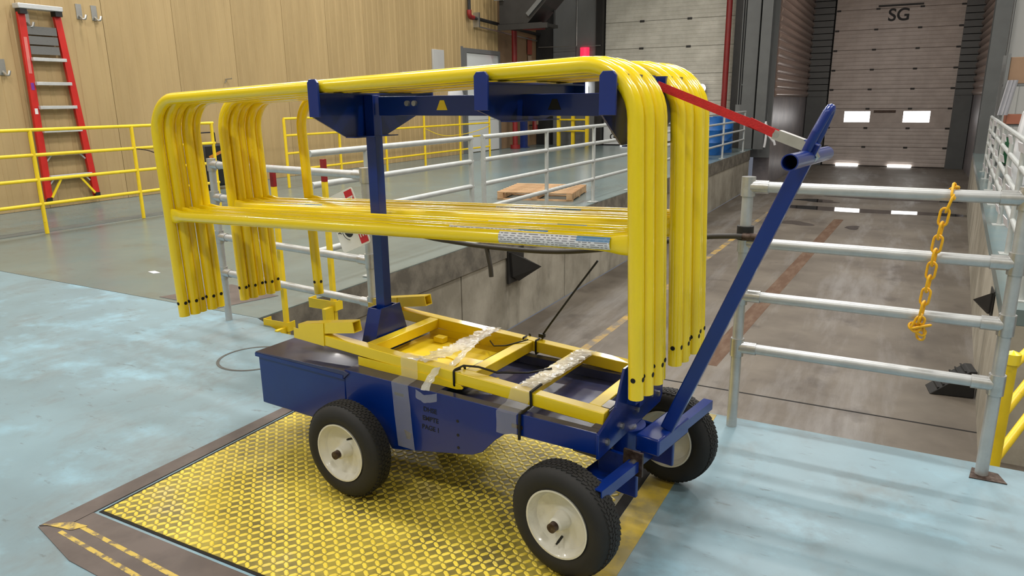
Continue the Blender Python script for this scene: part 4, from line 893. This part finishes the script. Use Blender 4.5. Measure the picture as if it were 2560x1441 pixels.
# pit wall corner blocks, chock, yellow handrail
def wedge(label, x, y, z, s, k=1):
    t = thing('wheel_guide', label, 'bracket', (x, y, z)); t.scale = (k * .8 if k < 1 else 1, k, k)
    MB().box(0, s * .02, -.20, .20, -.20, .20).build('back_plate', m_dark, t)
    MB().prism([(-.18, .18), (.18, .05), (.02, -.2), (-.14, -.12)], s * .02, s * .05, 'x').build('guide_face', m_dark, t)
    MB().add([(s * .05, -.18, .18), (s * .05, .18, .05), (s * .30, .12, -.02), (s * .05, .02, -.2), (s * .05, -.14, -.12)], [(0, 1, 2), (1, 3, 2), (3, 4, 2), (4, 0, 2), (0, 4, 3, 1)]).build('guide_nose', m_dark, t)
wedge('dark steel wedge bracket on the left pit wall behind the cart deck', PITX, 7.50, -.42, 1)
wedge('dark steel wedge bracket on the right pit wall behind the gate', rx(7.1) - .012, 7.10, -.20, -1, .55)
ck = thing('wheel_chock', 'black rubber wheel chock on the pit floor at the right pit wall', 'chock', (.70, 7.5, PZ), (0, 0, R_(8)))
MB().prism([(-.24, 0), (.12, 0), (.12, .26), (.06, .26)], -.12, .12, 'y').build('chock_body', m_rubber, ck, .008)
for k in range(6): MB().box(-.18 + k * .04, -.165 + k * .04, -.11, .11, .05 + k * .04, .075 + k * .036).build('grip_ridge', m_rubber, ck)
# handrail in the pit
hr = thing('yellow_handrail', 'yellow pipe handrail rising from the pit at the right edge of the gate', 'handrail', (.565, 3.9, PZ))
MB().cyl((0, 0, 0), (0, 0, 1.50), .026, 12).build('post', m_yelf, hr); MB().lathe([(1.48, 0), (1.48, .036), (1.53, .036), (1.545, 0)], 14, False).build('post_cap', m_yel2, hr, rot=(R_(90), 0, 0))
for z, dz in ((1.46, .05), (1.22, .10), (.98, .10)): MB().cyl((.0, 0, z), (.42, .95, z + dz * 3), .022, 12).build('rail', m_yelf, hr)
MB().cyl((.42, .95, 0), (.42, .95, 1.65), .026, 12).build('post', m_yelf, hr)
# things on the platform at the right: rack with boxes
rk = thing('storage_rack', 'metal storage rack against the railing at the right edge', 'rack', (1.95, 16.2, 0))
for x in (-.45, .95):
    for y in (-.35, .35): MB().box(x - .025, x + .025, y - .025, y + .025, 0, 2.2).build('upright', m_greyw, rk)
for z in (.25, .95, 1.65): MB().box(-.42, .92, -.37, .37, z, z + .04).build('shelf', m_greyw, rk)
def crate(label, x0, x1, y, z0, z1, mm_, name='cardboard_box', cat='box'):
    t = thing(name, label, cat, ((x0 + x1) / 2, y, z0)); w2 = (x1 - x0) / 2
    MB().box(-w2, w2, -.25, .25, 0, z1 - z0).build('box_body', mm_, t, .006); MB().box(-w2, w2, -.03, .03, z1 - z0 + .0003, z1 - z0 + .001).build('tape', m_card, t)
crate('large brown cardboard box on the top shelf of the storage rack', 1.53, 2.4, 16.1, 1.692, 2.14, m_card)
crate('small rust brown box on the middle shelf of the storage rack', 1.60, 1.86, 16.05, .992, 1.16, mat('rust_box', rgb(150, 92, 70), .7))
crate('orange brown box beside the rust brown one on the rack', 1.90, 2.25, 16.05, .992, 1.30, mat('orange_box', rgb(176, 124, 88), .7))
crate('dark green bin on the bottom shelf of the storage rack', 1.60, 2.1, 16.0, .292, .75, m_green, 'storage_bin', 'bin')
dp = thing('white_sheet', 'white plastic sheet hanging at the front of the storage rack', 'sheet', (1.62, 15.77, 0))
q = random.Random(9); vs = []; NX_, NZ_ = 10, 8
for i in range(NX_ + 1):
    for j in range(NZ_ + 1): vs.append((-.10 + .16 * i / NX_ - .08 * (1 - j / NZ_), -.03 - .012 * math.sin(i * 1.7) , 1.15 + .6 * j / NZ_))
MB().add(vs, [(i * (NZ_ + 1) + j, (i + 1) * (NZ_ + 1) + j, (i + 1) * (NZ_ + 1) + j + 1, i * (NZ_ + 1) + j + 1) for i in range(NX_) for j in range(NZ_)]).build('sheet_fold', mat('grey_white_sheet', rgb(158, 158, 164), .5, var=.1), dp)
pr = thing('paper_sack', 'pale paper sack on the platform at the right edge in front of the rack', 'sack', (1.92, 14.8, 0))
MB().prism([(-.26, 0), (.26, 0), (.28, .5), (.22, 1.25), (-.20, 1.25), (-.28, .5)], -.15, .15, 'y').build('sack_body', m_paper, pr, .04); MB().box(-.2, .2, -.02, .02, 1.2505, 1.29).build('sack_seam', m_card, pr)
